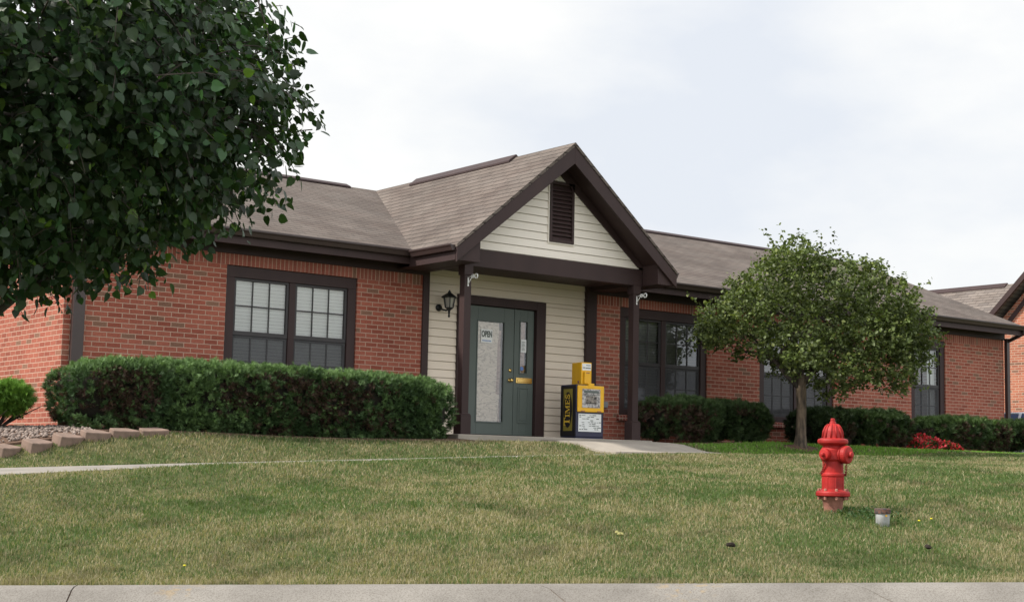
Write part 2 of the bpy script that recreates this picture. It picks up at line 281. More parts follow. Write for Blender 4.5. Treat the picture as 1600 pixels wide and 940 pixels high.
# curb concrete with speckle, cracks, faint paint
def curb_mat():
    mt, t, b = nmat('curb_concrete'); nn = t.nodes.new; ll = t.links.new; b.inputs['Roughness'].default_value = .92; b.inputs['Specular IOR Level'].default_value = .2
    tcn = nn('ShaderNodeTexCoord')
    a = nn('ShaderNodeTexNoise'); a.inputs['Scale'].default_value = 1.3; a.inputs['Detail'].default_value = 7; a.inputs['Roughness'].default_value = .65; ll(tcn.outputs['Object'], a.inputs['Vector'])
    r = nn('ShaderNodeValToRGB'); r.color_ramp.elements[0].position = .35; r.color_ramp.elements[1].position = .68
    r.color_ramp.elements[0].color = (.170, .158, .143, 1); r.color_ramp.elements[1].color = (.250, .234, .212, 1); ll(a.outputs[0], r.inputs[0])
    v = nn('ShaderNodeTexNoise'); v.inputs['Scale'].default_value = 90; v.inputs['Detail'].default_value = 3; ll(tcn.outputs['Object'], v.inputs['Vector'])
    r2 = nn('ShaderNodeValToRGB'); r2.color_ramp.elements[0].position = .36; r2.color_ramp.elements[1].position = .55
    r2.color_ramp.elements[0].color = (.74, .72, .69, 1); r2.color_ramp.elements[1].color = (1.06, 1.06, 1.06, 1); ll(v.outputs[0], r2.inputs[0])
    mu = nn('ShaderNodeMixRGB'); mu.blend_type = 'MULTIPLY'; mu.inputs[0].default_value = 1; ll(r.outputs[0], mu.inputs[1]); ll(r2.outputs[0], mu.inputs[2])
    vo = nn('ShaderNodeTexVoronoi'); vo.feature = 'DISTANCE_TO_EDGE'; vo.inputs['Scale'].default_value = .55
    wn = nn('ShaderNodeTexNoise'); wn.inputs['Scale'].default_value = 3; ll(tcn.outputs['Object'], wn.inputs['Vector'])
    va = nn('ShaderNodeVectorMath'); va.operation = 'MULTIPLY_ADD'; va.inputs[1].default_value = (.25, .25, .25); ll(wn.outputs['Color'], va.inputs[0]); ll(tcn.outputs['Object'], va.inputs[2]); ll(va.outputs[0], vo.inputs['Vector'])
    lt = nn('ShaderNodeMath'); lt.operation = 'LESS_THAN'; lt.inputs[1].default_value = .0; ll(vo.outputs['Distance'], lt.inputs[0])
    mx = nn('ShaderNodeMixRGB'); mx.inputs[2].default_value = (.07, .06, .05, 1); ll(lt.outputs[0], mx.inputs[0]); ll(mu.outputs[0], mx.inputs[1])
    last = mx.outputs[0]
    pn = nn('ShaderNodeTexNoise'); pn.inputs['Scale'].default_value = 16; pn.inputs['Detail'].default_value = 4; ll(tcn.outputs['Object'], pn.inputs['Vector'])
    pt = nn('ShaderNodeMapRange'); pt.inputs[1].default_value = .52; pt.inputs[2].default_value = .62; ll(pn.outputs[0], pt.inputs[0])
    for s_, d_, r_ in ((-2.42, 11.28, .22), (1.35, 11.3, .30)):          # faint ochre utility paint
        x_, y_ = W(s_, d_)
        dd = nn('ShaderNodeVectorMath'); dd.operation = 'DISTANCE'; dd.inputs[1].default_value = (x_, y_, float(zcurb(np.array(s_)))-.01); ll(tcn.outputs['Object'], dd.inputs[0])
        dm = nn('ShaderNodeMapRange'); dm.inputs[1].default_value = r_*.5; dm.inputs[2].default_value = r_; dm.inputs[3].default_value = .35; dm.inputs[4].default_value = 0; ll(dd.outputs['Value'], dm.inputs[0])
        pm = nn('ShaderNodeMath'); pm.operation = 'MULTIPLY'; ll(dm.outputs[0], pm.inputs[0]); ll(pt.outputs[0], pm.inputs[1])
        px_ = nn('ShaderNodeMixRGB'); px_.inputs[2].default_value = (.34, .23, .09, 1); ll(pm.outputs[0], px_.inputs[0]); ll(last, px_.inputs[1]); last = px_.outputs[0]
    ll(last, b.inputs['Base Color'])
    bm = nn('ShaderNodeBump'); bm.inputs['Strength'].default_value = .5; bm.inputs['Distance'].default_value = .004; ll(v.outputs[0], bm.inputs['Height']); ll(bm.outputs[0], b.inputs['Normal'])
    return mt
M['curb'] = curb_mat()

# ------------------------------------------------------------------ object helpers
def tag(o, label=None, cat=None, group=None, kind=None):
    if label: o['label'] = label
    if cat: o['category'] = cat
    if group: o['group'] = group
    if kind: o['kind'] = kind
    return o
WORLD = {}
def wloc(o):
    p = Vector((0, 0, 0))
    while o: p = p+o.location; o = o.parent
    return p
def empty(name, loc, label, cat, group=None):
    o = bpy.data.objects.new(name, None); scn.collection.objects.link(o); o.location = loc; o.empty_display_size = .2
    return tag(o, label, cat, group)
class MB:
    def __init__(s): s.v = []; s.f = []; s.uv = None
    def add(s, vs, fs):
        n = len(s.v); s.v += [tuple(v) for v in vs]; s.f += [tuple(i+n for i in f) for f in fs]; return s
    def box(s, x0, x1, y0, y1, z0, z1):
        vs = [(x, y, z) for z in (z0, z1) for y in (y0, y1) for x in (x0, x1)]
        return s.add(vs, [(0, 2, 3, 1), (4, 5, 7, 6), (0, 1, 5, 4), (2, 6, 7, 3), (0, 4, 6, 2), (1, 3, 7, 5)])
    def prism(s, poly, axis, a, b):
        # poly: 2D points, extruded along axis from a to b
        def P(p, t): return {'x': (t, p[0], p[1]), 'y': (p[0], t, p[1]), 'z': (p[0], p[1], t)}[axis]
        n = len(poly); vs = [P(p, a) for p in poly]+[P(p, b) for p in poly]
        ar = sum(poly[i][0]*poly[(i+1) % n][1]-poly[(i+1) % n][0]*poly[i][1] for i in range(n))
        fl = (ar > 0) == (axis != 'y')
        if b < a: fl = not fl
        bot = tuple(range(n)); top = tuple(range(n, 2*n)); fs = []
        fs.append(bot[::-1] if fl else bot); fs.append(top if fl else top[::-1])
        for i in range(n):
            j = (i+1) % n; q = (i, j, n+j, n+i); fs.append(q if fl else q[::-1])
        return s.add(vs, fs)
    def tube(s, pts, rad, n=8, cap=True):
        pts = [Vector(p) for p in pts]
        if not hasattr(rad, '__len__'): rad = [rad]*len(pts)
        base = len(s.v); ref = None
        for i, p in enumerate(pts):
            t = (pts[min(i+1, len(pts)-1)]-pts[max(i-1, 0)]).normalized()
            if ref is None:
                ref = t.orthogonal().normalized()
            ref = (ref-t*ref.dot(t)).normalized(); bi = t.cross(ref)
            for k in range(n):
                a = 2*pi*k/n; s.v.append(tuple(p+(ref*cos(a)+bi*sin(a))*rad[i]))
        for i in range(len(pts)-1):
            for k in range(n):
                a = base+i*n+k; b = base+i*n+(k+1) % n; s.f.append((a, b, b+n, a+n))
        if cap:
            s.f.append(tuple(base+k for k in range(n))[::-1]); e = base+(len(pts)-1)*n; s.f.append(tuple(e+k for k in range(n)))
        return s
    def lathe(s, prof, c=(0, 0, 0), n=24, axis=None):
        ax = Vector(axis).normalized() if axis else Vector((0, 0, 1)); u = ax.orthogonal().normalized(); w = ax.cross(u); c = Vector(c)
        base = len(s.v)
        for r, h in prof:
            for k in range(n):
                a = 2*pi*k/n; s.v.append(tuple(c+ax*h+(u*cos(a)+w*sin(a))*r))
        for i in range(len(prof)-1):
            for k in range(n):
                a = base+i*n+k; b = base+i*n+(k+1) % n; s.f.append((a, b, b+n, a+n))
        s.f.append(tuple(base+k for k in range(n))[::-1]); e = base+(len(prof)-1)*n; s.f.append(tuple(e+k for k in range(n)))
        return s
    def build(s, name, m, parent=None, smooth=False, bevel=0, uvrot=False, uvoff=(0, 0), local=False):
        off = Vector((0, 0, 0)) if (local or not parent) else wloc(parent)
        me = bpy.data.meshes.new(name); me.from_pydata([(v[0]-off.x, v[1]-off.y, v[2]-off.z) for v in s.v], [], s.f); me.update()
        uvl = me.uv_layers.new(name='UVMap')
        for p in me.polygons:
            nrm = p.normal; o3 = off
            if abs(nrm.z) > .97: fu = lambda c: (c.x, c.y)
            else:
                h = Vector((-nrm.y, nrm.x, 0)).normalized(); g = nrm.cross(h)
                if abs(h.x) >= abs(h.y): h = h if h.x > 0 else -h
                else: h = h if h.y > 0 else -h
                if g.z < 0: g = -g
                fu = lambda c, h=h, g=g: (c.dot(h), c.dot(g))
            for li in p.loop_indices:
                a, b = fu(me.vertices[me.loops[li].vertex_index].co+o3)
                uvl.data[li].uv = ((b, a) if uvrot else (a, b)); uvl.data[li].uv[0] += uvoff[0]; uvl.data[li].uv[1] += uvoff[1]
        for p in me.polygons: p.use_smooth = smooth
        me.materials.append(M[m] if isinstance(m, str) else m)
        o = bpy.data.objects.new(name, me); scn.collection.objects.link(o)
        if parent: o.parent = parent
        if bevel:
            b = o.modifiers.new('bevel', 'BEVEL'); b.width = bevel; b.segments = 2; b.limit_method = 'ANGLE'; b.angle_limit = R(40)
            b.harden_normals = False
        return o
def npmesh(name, V, loops, starts, totals, m, parent=None, col=None, smooth=False):
    me = bpy.data.meshes.new(name); V = np.ascontiguousarray(V, np.float32)
    if parent is not None: V = V-np.array(wloc(parent), np.float32)
    me.vertices.add(len(V)); me.vertices.foreach_set('co', V.ravel())
    me.loops.add(len(loops)); me.loops.foreach_set('vertex_index', np.ascontiguousarray(loops, np.int32))
    me.polygons.add(len(starts)); me.polygons.foreach_set('loop_start', np.ascontiguousarray(starts, np.int32))
    try: me.polygons.foreach_set('loop_total', np.ascontiguousarray(totals, np.int32))
    except Exception: pass
    if smooth: me.polygons.foreach_set('use_smooth', np.ones(len(starts), bool))
    me.update(calc_edges=True)
    if col is not None:
        ca = me.color_attributes.new('col', 'FLOAT_COLOR', 'POINT')
        c4 = np.ones((len(V), 4), np.float32); c4[:, :3] = col; ca.data.foreach_set('color', c4.ravel())
    me.materials.append(M[m]); o = bpy.data.objects.new(name, me); scn.collection.objects.link(o)
    if parent is not None: o.parent = parent
    return o
def cards(P, A, Bv, shape, faces, size, col, name, m, parent=None):
    """P (n,3) bases; A length axis; Bv width axis (n,3); shape (k,3) local (len,wid,normal); faces list of index tuples"""
    n = len(P); k = len(shape); Nn = np.cross(A, Bv); sz = np.asarray(size)[:, None, None]
    sh_ = np.asarray(shape)[None]
    V = P[:, None, :]+sz*(sh_[:, :, 0:1]*A[:, None, :]+sh_[:, :, 1:2]*Bv[:, None, :]+sh_[:, :, 2:3]*Nn[:, None, :])
    lp = np.array([i for f in faces for i in f]); tt = np.array([len(f) for f in faces])
    loops = (lp[None]+np.arange(n)[:, None]*k).ravel(); totals = np.tile(tt, n); starts = np.concatenate([[0], np.cumsum(totals)[:-1]])
    c = np.repeat(np.asarray(col), k, axis=0)
    return npmesh(name, V.reshape(-1, 3), loops, starts, totals, m, parent, c)
def unit(a): return a/np.maximum(np.linalg.norm(a, axis=-1, keepdims=True), 1e-9)
def frame(A):
    r = unit(rng.normal(size=A.shape)); B = unit(np.cross(A, r)); return B
def copy_tree(o, parent=None):
    c = o.copy(); scn.collection.objects.link(c); c.parent = parent
    for ch in list(o.children): copy_tree(ch, c)
    return c
def text_mesh(body, size, name, m, parent, mat4, extrude=.001, bold=0):
    cu = bpy.data.curves.new(name, 'FONT'); cu.body = body; cu.size = size; cu.align_x = 'CENTER'; cu.align_y = 'CENTER'; cu.extrude = extrude; cu.offset = bold
    tmp = bpy.data.objects.new('tmp', cu); scn.collection.objects.link(tmp); bpy.context.view_layer.update()
    dg = bpy.context.evaluated_depsgraph_get(); me = bpy.data.meshes.new_from_object(tmp.evaluated_get(dg)); bpy.data.objects.remove(tmp)
    me.transform(mat4); me.materials.clear(); me.materials.append(M[m]); me.name = name
    o = bpy.data.objects.new(name, me); scn.collection.objects.link(o); o.parent = parent; return o

# ------------------------------------------------------------------ ground, curb, road, walks
SX = np.concatenate([[-600, -250, -120, -60, -40, -30, -24, -19], np.arange(-16, 22.01, .25), [25, 30, 38, 50, 70, 120, 250, 600]])
DY = np.concatenate([np.arange(11.4, 38, .25), [40, 44, 50, 58, 70, 90, 130, 220, 420, 900]])
gs, gd = np.meshgrid(SX, DY, indexing='xy'); gx, gy = W(gs.ravel(), gd.ravel())
gzv = ground_z(gx, gy)
ns, nd = len(SX), len(DY)
ii = (np.arange(nd-1)[:, None]*ns+np.arange(ns-1)[None]).ravel()
lo = np.stack([ii, ii+1, ii+1+ns, ii+ns], 1).ravel()
lawn = npmesh('lawn', np.stack([gx, gy, gzv-.012], 1), lo, np.arange(len(ii))*4, np.full(len(ii), 4), 'soil', smooth=True); tag(lawn, kind='structure')

# rolled curb: profile in (d, dz), swept along s with joints
prof = [(11.42, -.06), (11.40, .0), (11.30, -.004), (11.22, -.022), (11.12, -.075), (11.02, -.125), (10.9, -.15), (10.62, -.165), (10.60, -.22)]
joints = [-60, -40, -30, -24, -18, -12.6, -7.9, -3.22, .19, 2.48, 5.4, 8.6, 12, 18, 25, 40, 60]
cb = MB(); LEAN = {.19: .75, 2.48: 1.0, -3.22: .05}
for a, b in zip(joints[:-1], joints[1:]):
    k = 8; lean = .05
    rows = []
    for i in range(k+1):
        s = a+.006+(b-a-.012)*i/k
        base = len(cb.v)
        for d, dz in prof:
            q_ = i/k; ss = s+(11.4-d)*((1-q_)*LEAN.get(a, .1)+q_*LEAN.get(b, .1))
            x, y = W(ss, d); cb.v.append((x, y, float(zcurb(np.array(s)))+dz))
        rows.append(base)
    n = len(prof)
    for r0, r1 in zip(rows[:-1], rows[1:]):
        for j in range(n-1): cb.f.append((r0+j, r1+j, r1+j+1, r0+j+1))
    cb.f.append(tuple(rows[0]+j for j in range(n))); cb.f.append(tuple(rows[-1]+j for j in range(n))[::-1])
o = cb.build('curb', 'curb'); tag(o, kind='structure')
jb = MB()
for a in joints[1:-1]:
    base = len(jb.v)
    for d, dz in prof:
        for w_ in (-.03, .03):
            ss = a+w_+(11.4-d)*LEAN.get(a, .1); x, y = W(ss, d-.0), None; jb.v.append((x[0], x[1], float(zcurb(np.array(ss)))+dz-.012))
    for j in range(len(prof)-1): jb.f.append((base+2*j, base+2*j+1, base+2*j+3, base+2*j+2))
o = jb.build('curb_joint', 'mulch'); tag(o, kind='structure')
rd = MB()
for s0, s1 in zip([-300, -25, 0, 25], [-25, 0, 25, 300]):
    vs = []
    for s, d in ((s0, 10.605), (s1, 10.605), (s1, 8.1), (s0, 8.1)):
        x, y = W(s, d); vs.append((x, y, float(zcurb(np.array(float(s))))-.175))
    rd.add(vs, [(0, 3, 2, 1)])
tag(rd.build('road', 'asphalt'), kind='structure')
fl = MB()
for s0, s1 in zip([-300, -25, 0, 25], [-25, 0, 25, 300]):
    vs = []
    for s, d in ((s0, 8.0), (s1, 8.0), (s1, -400), (s0, -400)):
        x, y = W(s, d); vs.append((x, y, float(zcurb(np.array(float(s))))-.10))
    fl.add(vs, [(0, 3, 2, 1)])
tag(fl.build('verge', 'farlawn'), kind='structure')
nc_ = MB()
for s0, s1 in zip([-300, -25, 0, 25], [-25, 0, 25, 300]):
    q = []
    for d, dz in ((8.12, -.20), (8.11, -.09), (7.98, -.085), (7.97, -.2)):
        for s in (s0, s1):
            x, y = W(s, d); q.append((x, y, float(zcurb(np.array(float(s))))+dz))
    nc_.add(q, [(0, 1, 3, 2), (2, 3, 5, 4), (4, 5, 7, 6)])
tag(nc_.build('curb', 'curb'), kind='structure')

def strip(name, x0, x1, y0, y1, dz, m, nx, ny, jx=None, thick=.1):
    b = MB(); xs = np.linspace(x0, x1, nx+1); ys = np.linspace(y0, y1, ny+1)
    X, Y = np.meshgrid(xs, ys); z = ground_z(X.ravel(), Y.ravel())+dz
    b.v = [tuple(p) for p in np.stack([X.ravel(), Y.ravel(), z], 1)]
    for j in range(ny):
        for i in range(nx):
            a = j*(nx+1)+i; b.f.append((a, a+1, a+nx+2, a+nx+1))
    base = len(b.v); ring = [i for i in range(nx+1)]+[j*(nx+1)+nx for j in range(1, ny+1)]+[ny*(nx+1)+i for i in range(nx-1, -1, -1)]+[j*(nx+1) for j in range(ny-1, 0, -1)]
    for i in ring: v = b.v[i]; b.v.append((v[0], v[1], v[2]-thick))
    for k in range(len(ring)):
        k2 = (k+1) % len(ring); b.f.append((ring[k], base+k, base+k2, ring[k2]))
    o = b.build(name, m, smooth=False); tag(o, kind='structure'); return o
M['darkwalk'] = mat('dark_walk_concrete', (.27, .245, .215), .9, c2=(.20, .185, .165), nscale=3, bump=.3, bscale=120)  # path concrete, darker than the entrance walk
strip('path', -14, 13.2, -3.92, -3.05, .0, 'darkwalk', 110, 5)
strip('entrance_walk', 7.0, 9.15, -3.045, -1.36, .026, 'concrete', 12, 10)
sb = MB(); sb.box(5.45, 9.3, -1.35, .1, -.25, 0); tag(sb.build('porch_slab', 'concrete', bevel=.01), kind='structure')
strip('planting_bed', -.1, 5.44, -1.78, -.02, .012, 'mulch', 30, 8)
strip('planting_bed', 9.32, 22, -1.62, -.02, .014, 'mulch', 60, 8)
# mulch ring at the small tree
b = MB(); n = 28; vs = []
TX, TY = 11.75, -2.3
for k in range(n):
    a = 2*pi*k/n; r = .34*(1+.08*sin(3*a+1)); x, y = TX+r*1.15*cos(a), TY+r*.6*sin(a); vs.append((x, y, gz(x, y)-.010))
vs.append((TX, TY, gz(TX, TY)+.05)); b.add(vs, [(k, (k+1) % n, n) for k in range(n)]); tag(b.build('tree_mulch', 'mulch'), kind='structure')
# gravel bed base at the left corner
strip('gravel_bed', -3.6, -.11, -2.15, 1.5, .012, 'mulch', 20, 16)

# ------------------------------------------------------------------ the brick building
B = empty('brick_building', (10.5, 0, 0), 'long single-storey red brick office with brown trim and gabled cream entrance porch', 'building')
XE = 20.89; ZS = 2.46; ZW = 2.30; SO = ZW
wins = [(2.333, 4.497, .459, 2), (9.772, 11.882, .459, 2), (13.239, 15.305, .459, 2), (17.703, 18.837, .459, 1)]
wall = MB(); T = .22
def fac(x0, x1, z0, z1, y0=0, y1=T): wall.box(x0, x1, y0, y1, z0, z1)
cuts = [0]+[c for w in wins[:1] for c in w[:2]]+[5.673]
def panels(xa, xb, ws):
    x = xa
    for (a, b_, zb, _) in ws:
        fac(x, a, -.3, SO); fac(a, b_, -.3, zb-.10); x = b_
    fac(x, xb, -.3, SO)
panels(0, 5.673, wins[:1]); panels(9.223, XE, wins[1:])
# end walls with gable peaks and back wall
for x0, x1 in ((0, T), (XE-T, XE)):
    wall.prism([(T+.001, -.3), (8.18, -.3), (8.18, 2.72), (4.09, 4.44), (T+.001, 2.80)], 'x', x0, x1)
wall.box(T+.001, XE-T-.001, 7.96, 8.18, -.3, 2.7)
wall.build('brick_wall', 'brick', B)
M['soldier'] = brick_mat('soldier_brick', (.225, .066, .045), (.30, .10, .07), (.42, .28, .21), .26, .0677, .0062, offset=0)
for a, b_ in ((0, 5.673), (9.223, XE)):
    so_ = MB(); so_.box(a, b_, -.003, T, SO+.001, ZS+.10); so_.build('soldier_course', 'soldier', B, uvrot=True, uvoff=(.02-SO, 0))
M['brick_sill'] = brick_mat('sill_brick', (.225, .055, .04), (.30, .08, .058), (.44, .33, .27), .4, .0677, .0062, offset=0)
for (a, b_, zb, _) in wins:
    sl_ = MB(); sl_.prism([(-.05, zb-.10), (T, zb-.10), (T, zb-.002), (.0, zb-.002), (-.05, zb-.02)], 'x', a-.06, b_+.06); sl_.build('brick_sill', 'brick_sill', B, uvrot=True)
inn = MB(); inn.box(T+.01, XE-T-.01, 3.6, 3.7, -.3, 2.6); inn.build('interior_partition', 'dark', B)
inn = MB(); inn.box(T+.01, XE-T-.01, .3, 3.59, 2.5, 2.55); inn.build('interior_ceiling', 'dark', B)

def slats(x0, x1, z0, z1, y, pitch=.05):
    b = MB(); z = z0
    while z < z1-.005:
        b.add([(x0, y+.011, z), (x1, y+.011, z), (x1, y-.010, z+pitch*.90), (x0, y-.010, z+pitch*.90)], [(0, 1, 2, 3)]); z += pitch
    return b
def window(i, x0, x1, zb, nl):
    # casing is the window part itself; everything inside is a sub-part
    c = MB(); yb, yf = .10, .022; cw, ch = .145, .165
    c.box(x0+.004, x1-.004, yf, yb, ZW-ch, ZW-.004)
    c.box(x0+.004, x0+cw, yf+.003, yb, zb+.10, ZW-ch); c.box(x1-cw, x1-.004, yf+.003, yb, zb+.10, ZW-ch)
    c.box(x0+.004, x1-.004, yf-.012, yb, zb+.002, zb+.10)
    lites = []
    ix0, ix1 = x0+cw, x1-cw
    if nl == 2:
        mx = (ix0+ix1)/2; c.box(mx-.05, mx+.05, yf+.012, yb, zb+.10, ZW-ch); lites = [(ix0, mx-.05), (mx+.05, ix1)]
    else: lites = [(ix0, ix1)]
    win = c.build('window', 'trim', B, bevel=.004)
    zt = ZW-ch; zbt = zb+.10; zm = zt-(zt-zbt)*.5
    for (a, b_) in lites:
        e = .038
        us = MB(); y0, y1 = .050, .085
        us.box(a, b_, y0, y1, zm-.03, zm+.032); us.box(a, b_, y0, y1, zt-e, zt-.001); us.box(a, a+e, y0, y1, zm+.032, zt-e); us.box(b_-e, b_, y0, y1, zm+.032, zt-e)
        w = (b_-a-2*e)
        for k in (1, 2): us.box(a+e+w*k/3-.009, a+e+w*k/3+.009, y0+.010, y1-.012, zm+.032, zt-e)
        hz = (zm+.032+zt-e)/2
        for k in range(3): us.box(a+e+w*k/3+(.009 if k else 0), a+e+w*(k+1)/3-(.009 if k < 2 else 0), y0+.010, y1-.012, hz-.009, hz+.009)
        us.build('upper_sash', 'sash', win, bevel=.003)
        ls = MB(); y0, y1 = .065, .098
        ls.box(a, b_, y0, y1, zbt+.001, zbt+.055); ls.box(a, a+e, y0, y1, zbt+.055, zm-.031); ls.box(b_-e, b_, y0, y1, zbt+.055, zm-.031)
        ls.box(a+e, b_-e, y0, y1, zm-.062, zm-.031)
        for k in (1, 2): ls.box(a+e+w*k/3-.009, a+e+w*k/3+.009, y0+.010, y1-.008, zbt+.055, zm-.062)
        hz = (zbt+.055+zm-.062)/2
        for k in range(3): ls.box(a+e+w*k/3+(.009 if k else 0), a+e+w*(k+1)/3-(.009 if k < 2 else 0), y0+.010, y1-.008, hz-.009, hz+.009)
        ls.build('lower_sash', 'sash', win, bevel=.003)
        g = MB(); g.add([(a+e, .075, zm+.03), (b_-e, .075, zm+.03), (b_-e, .075, zt-e), (a+e, .075, zt-e)], [(0, 1, 2, 3)])
        g.build('pane', 'glass_u', win)
        g = MB(); g.add([(a+e, .091, zbt+.05), (b_-e, .091, zbt+.05), (b_-e, .091, zm-.06), (a+e, .091, zm-.06)], [(0, 1, 2, 3)])
        g.build('pane', 'glass_l', win)
        sc_ = MB(); sc_.add([(a+.01, .056, zbt+.01), (b_-.01, .056, zbt+.01), (b_-.01, .056, zm-.035), (a+.01, .056, zm-.035)], [(0, 1, 2, 3)])
        sc_.build('insect_screen', 'screen', win)
        if i == 0: slats(a+.01, b_-.01, zbt+.0, zt, .112).build('blind', 'blind', win)
        elif i == 1: slats(a+.01, b_-.01, zm-.1 if a > 10.5 else zbt, zt, .14).build('blind', 'blind_d', win)
        elif i == 2: slats(a+.01, b_-.01, zbt, zt, .14).build('blind', 'blind_d', win)
        else:
            cu = MB(); n = 10; cx0 = b_-.26
            pts = [(cx0+(.24)*k/n, .16+.02*(k % 2)) for k in range(n+1)]
            cu.add([(x, y, zbt) for x, y in pts]+[(x, y, zt) for x, y in pts], [(k, k+1, n+2+k, n+1+k) for k in range(n)])
            cu.build('curtain', 'blind', win)
    return win
for i, (a, b_, zb, nl) in enumerate(wins): window(i, a, b_, zb, nl)

# porch entrance wall of lap siding
ex = .127
def lap(b, x0, x1, z0, z1, y, cutf=None):
    z = z0
    while z < z1-1e-4:
        zt = min(z+ex, z1)
        if cutf is None: segs = [(x0, x1, x0, x1)]
        else: segs = cutf(z, zt)
        for (a, b1, a2, b2) in segs:
            yb = y; yt = y+.012
            g = .0105; t_ = g/ex
            ag, bg_ = a+(a2-a)*t_, b1+(b2-b1)*t_
            b.add([(ag, yb, z+g), (bg_, yb, z+g), (b2, yt, zt), (a2, yt, zt), (ag, y+.028, z+g), (bg_, y+.028, z+g), (a, y+.028, z), (b1, y+.028, z)], [(0, 1, 2, 3), (4, 5, 1, 0), (6, 7, 5, 4)])
        z = zt
DX0, DX1, DZ = 6.36, 8.135, 2.228
sw = MB(); SY = .03
lap(sw, 5.79, DX0, .0, DZ+.0001, SY); lap(sw, DX1, 9.0, .0, DZ+.0001, SY)
lap(sw, 5.79, 9.0, DZ, 2.62, SY)
sw.box(5.79, 6.36, .062, .2, 0, 2.6); sw.box(8.135, 9.0, .062, .2, 0, 2.6); sw.box(6.36, 8.135, .062, .2, 2.228, 2.6)
sw.build('siding_wall', 'siding', B)
ct = MB(); ct.box(5.674, 5.79, -.03, .2, 0, 2.6); ct.build('corner_trim', 'trim', B, bevel=.004)
ct = MB(); ct.box(9.0, 9.222, -.03, .2, 0, 2.6); ct.build('corner_trim', 'trim', B, bevel=.004)
# door frame, door, sidelight
df = MB(); df.box(DX0, 6.55, -.01, .16, 0, DZ); df.box(7.945, DX1, -.01, .16, 0, DZ); df.box(6.55, 7.945, -.01, .16, 2.09, DZ); df.box(6.55, 7.945, .02, .16, 0, .035)
df.build('door_frame', 'trim', B, bevel=.004)
dr = MB(); d0, d1 = 6.565, 7.525; g0, g1, gz0, gz1 = 6.795, 7.322, .245, 1.84; y0, y1 = .055, .10
dr.box(d0, g0, y0, y1, .04, 2.08); dr.box(g1, d1, y0, y1, .04, 2.08); dr.box(g0, g1, y0, y1, .04, gz0); dr.box(g0, g1, y0, y1, gz1, 2.08)
door = dr.build('front_door', 'door', B, bevel=.004)
mo = MB(); e = .02
mo.box(g0-e, g1+e, y0-.012, y0-.001, gz1, gz1+e); mo.box(g0-e, g1+e, y0-.012, y0-.001, gz0-e, gz0); mo.box(g0-e, g0, y0-.012, y0-.001, gz0, gz1); mo.box(g1, g1+e, y0-.012, y0-.001, gz0, gz1)
mo.build('glazing_bead', 'door', door, bevel=.003)
g = MB(); g.add([(g0, .07, gz0), (g1, .07, gz0), (g1, .07, gz1), (g0, .07, gz1)], [(0, 1, 2, 3)]); g.build('door_glass', 'glass_u', door)
def crinkle(x0, x1, z0, z1, y, nx, nz, edge=None, amp=.008):
    b = MB(); xs = np.linspace(0, 1, nx+1); zs = np.linspace(0, 1, nz+1)
    for zz in zs:
        for xx in xs:
            l = x0+(edge(zz, 0) if edge else 0); r_ = x1+(edge(zz, 1) if edge else 0)
            x = l+(r_-l)*xx; z = z0+(z1-z0)*zz
            yy = y+amp*float(vnoise(x*2.2+7*y, z+float(vnoise(x*5, z*3, 1))*.12, 18))+amp*.7*float(vnoise(x*3, z, 41))
            b.v.append((x, yy, z))
    for j in range(nz):
        for i in range(nx): a = j*(nx+1)+i; b.f.append((a, a+1, a+nx+2, a+nx+1))
    return b
crinkle(g0+.005, g1-.09, gz0+.005, gz1-.005, .082, 26, 150, lambda z, s: (-.07*max(0, (.95-z))*1.0+.075*(z < .28)+.02*float(vnoise(z*9, 3)) if s else 0)).build('paper_cover', 'paper', door, smooth=True)
crinkle(g0+.20, g1-.035, gz0+.005, gz1-.12, .098, 20, 110, lambda z, s: .02*float(vnoise(z*7, 9)) if s else 0).build('paper_cover', 'paper2', door, smooth=True)
bk = MB(); bk.box(g0-.1, 7.95, .125, .13, .04, 2.08); bk.build('dark_backing', 'dark', door)
k = MB(); k.lathe([(.034, 0), (.034, .006), (.013, .012), (.012, .035), (.028, .045), (.033, .06), (.024, .075), (.0, .078)], (7.455, y0, .925), 20, (0, -1, 0)); k.build('door_knob', 'brass', door, smooth=True)
k = MB(); k.lathe([(.03, 0), (.03, .008), (.022, .018), (.0, .02)], (7.455, y0, 1.085), 20, (0, -1, 0)); k.build('deadbolt', 'brass', door, smooth=True)
s0, s1 = 7.552, 7.935; q0, q1, r0, r1 = 7.655, 7.80, 1.055, 1.885
sp = MB(); sp.box(s0, q0, y0, y1, .04, 2.08); sp.box(q1, s1, y0, y1, .04, 2.08); sp.box(q0, q1, y0, y1, r1, 2.08); sp.box(q0, q1, y0, y1, .04, r0)
side = sp.build('sidelight', 'door', B, bevel=.004)
g = MB(); g.add([(q0, .07, r0), (q1, .07, r0), (q1, .07, r1), (q0, .07, r1)], [(0, 1, 2, 3)]); g.build('sidelight_glass', 'glass_u', side)
crinkle(q0+.02, q1-.02, r0, r1, .09, 8, 40).build('paper_cover', 'paper2', side)
mo = MB()
for (a, b_, c, d) in ((q0, q1, r0, r1), (7.635, 7.82, .26, .80)):
    mo.box(a-e, b_+e, y0-.012, y0-.001, d, d+e); mo.box(a-e, b_+e, y0-.012, y0-.001, c-e, c); mo.box(a-e, a, y0-.012, y0-.001, c, d); mo.box(b_, b_+e, y0-.012, y0-.001, c, d)
mo.box(7.66, 7.795, y0-.008, y0-.001, .285, .775)
mo.build('panel_moulding', 'door', side, bevel=.003)
ms = MB(); ms.box(7.575, 7.905, y0-.014, y0-.001, .885, .975); ms.box(7.60, 7.88, y0-.022, y0-.0141, .905, .955); ms.build('mail_slot', 'brass', side, bevel=.004)
as_ = MB(); as_.box(7.527, 7.55, .045, y1, .04, 2.085); as_.build('astragal', 'door', B, bevel=.002)

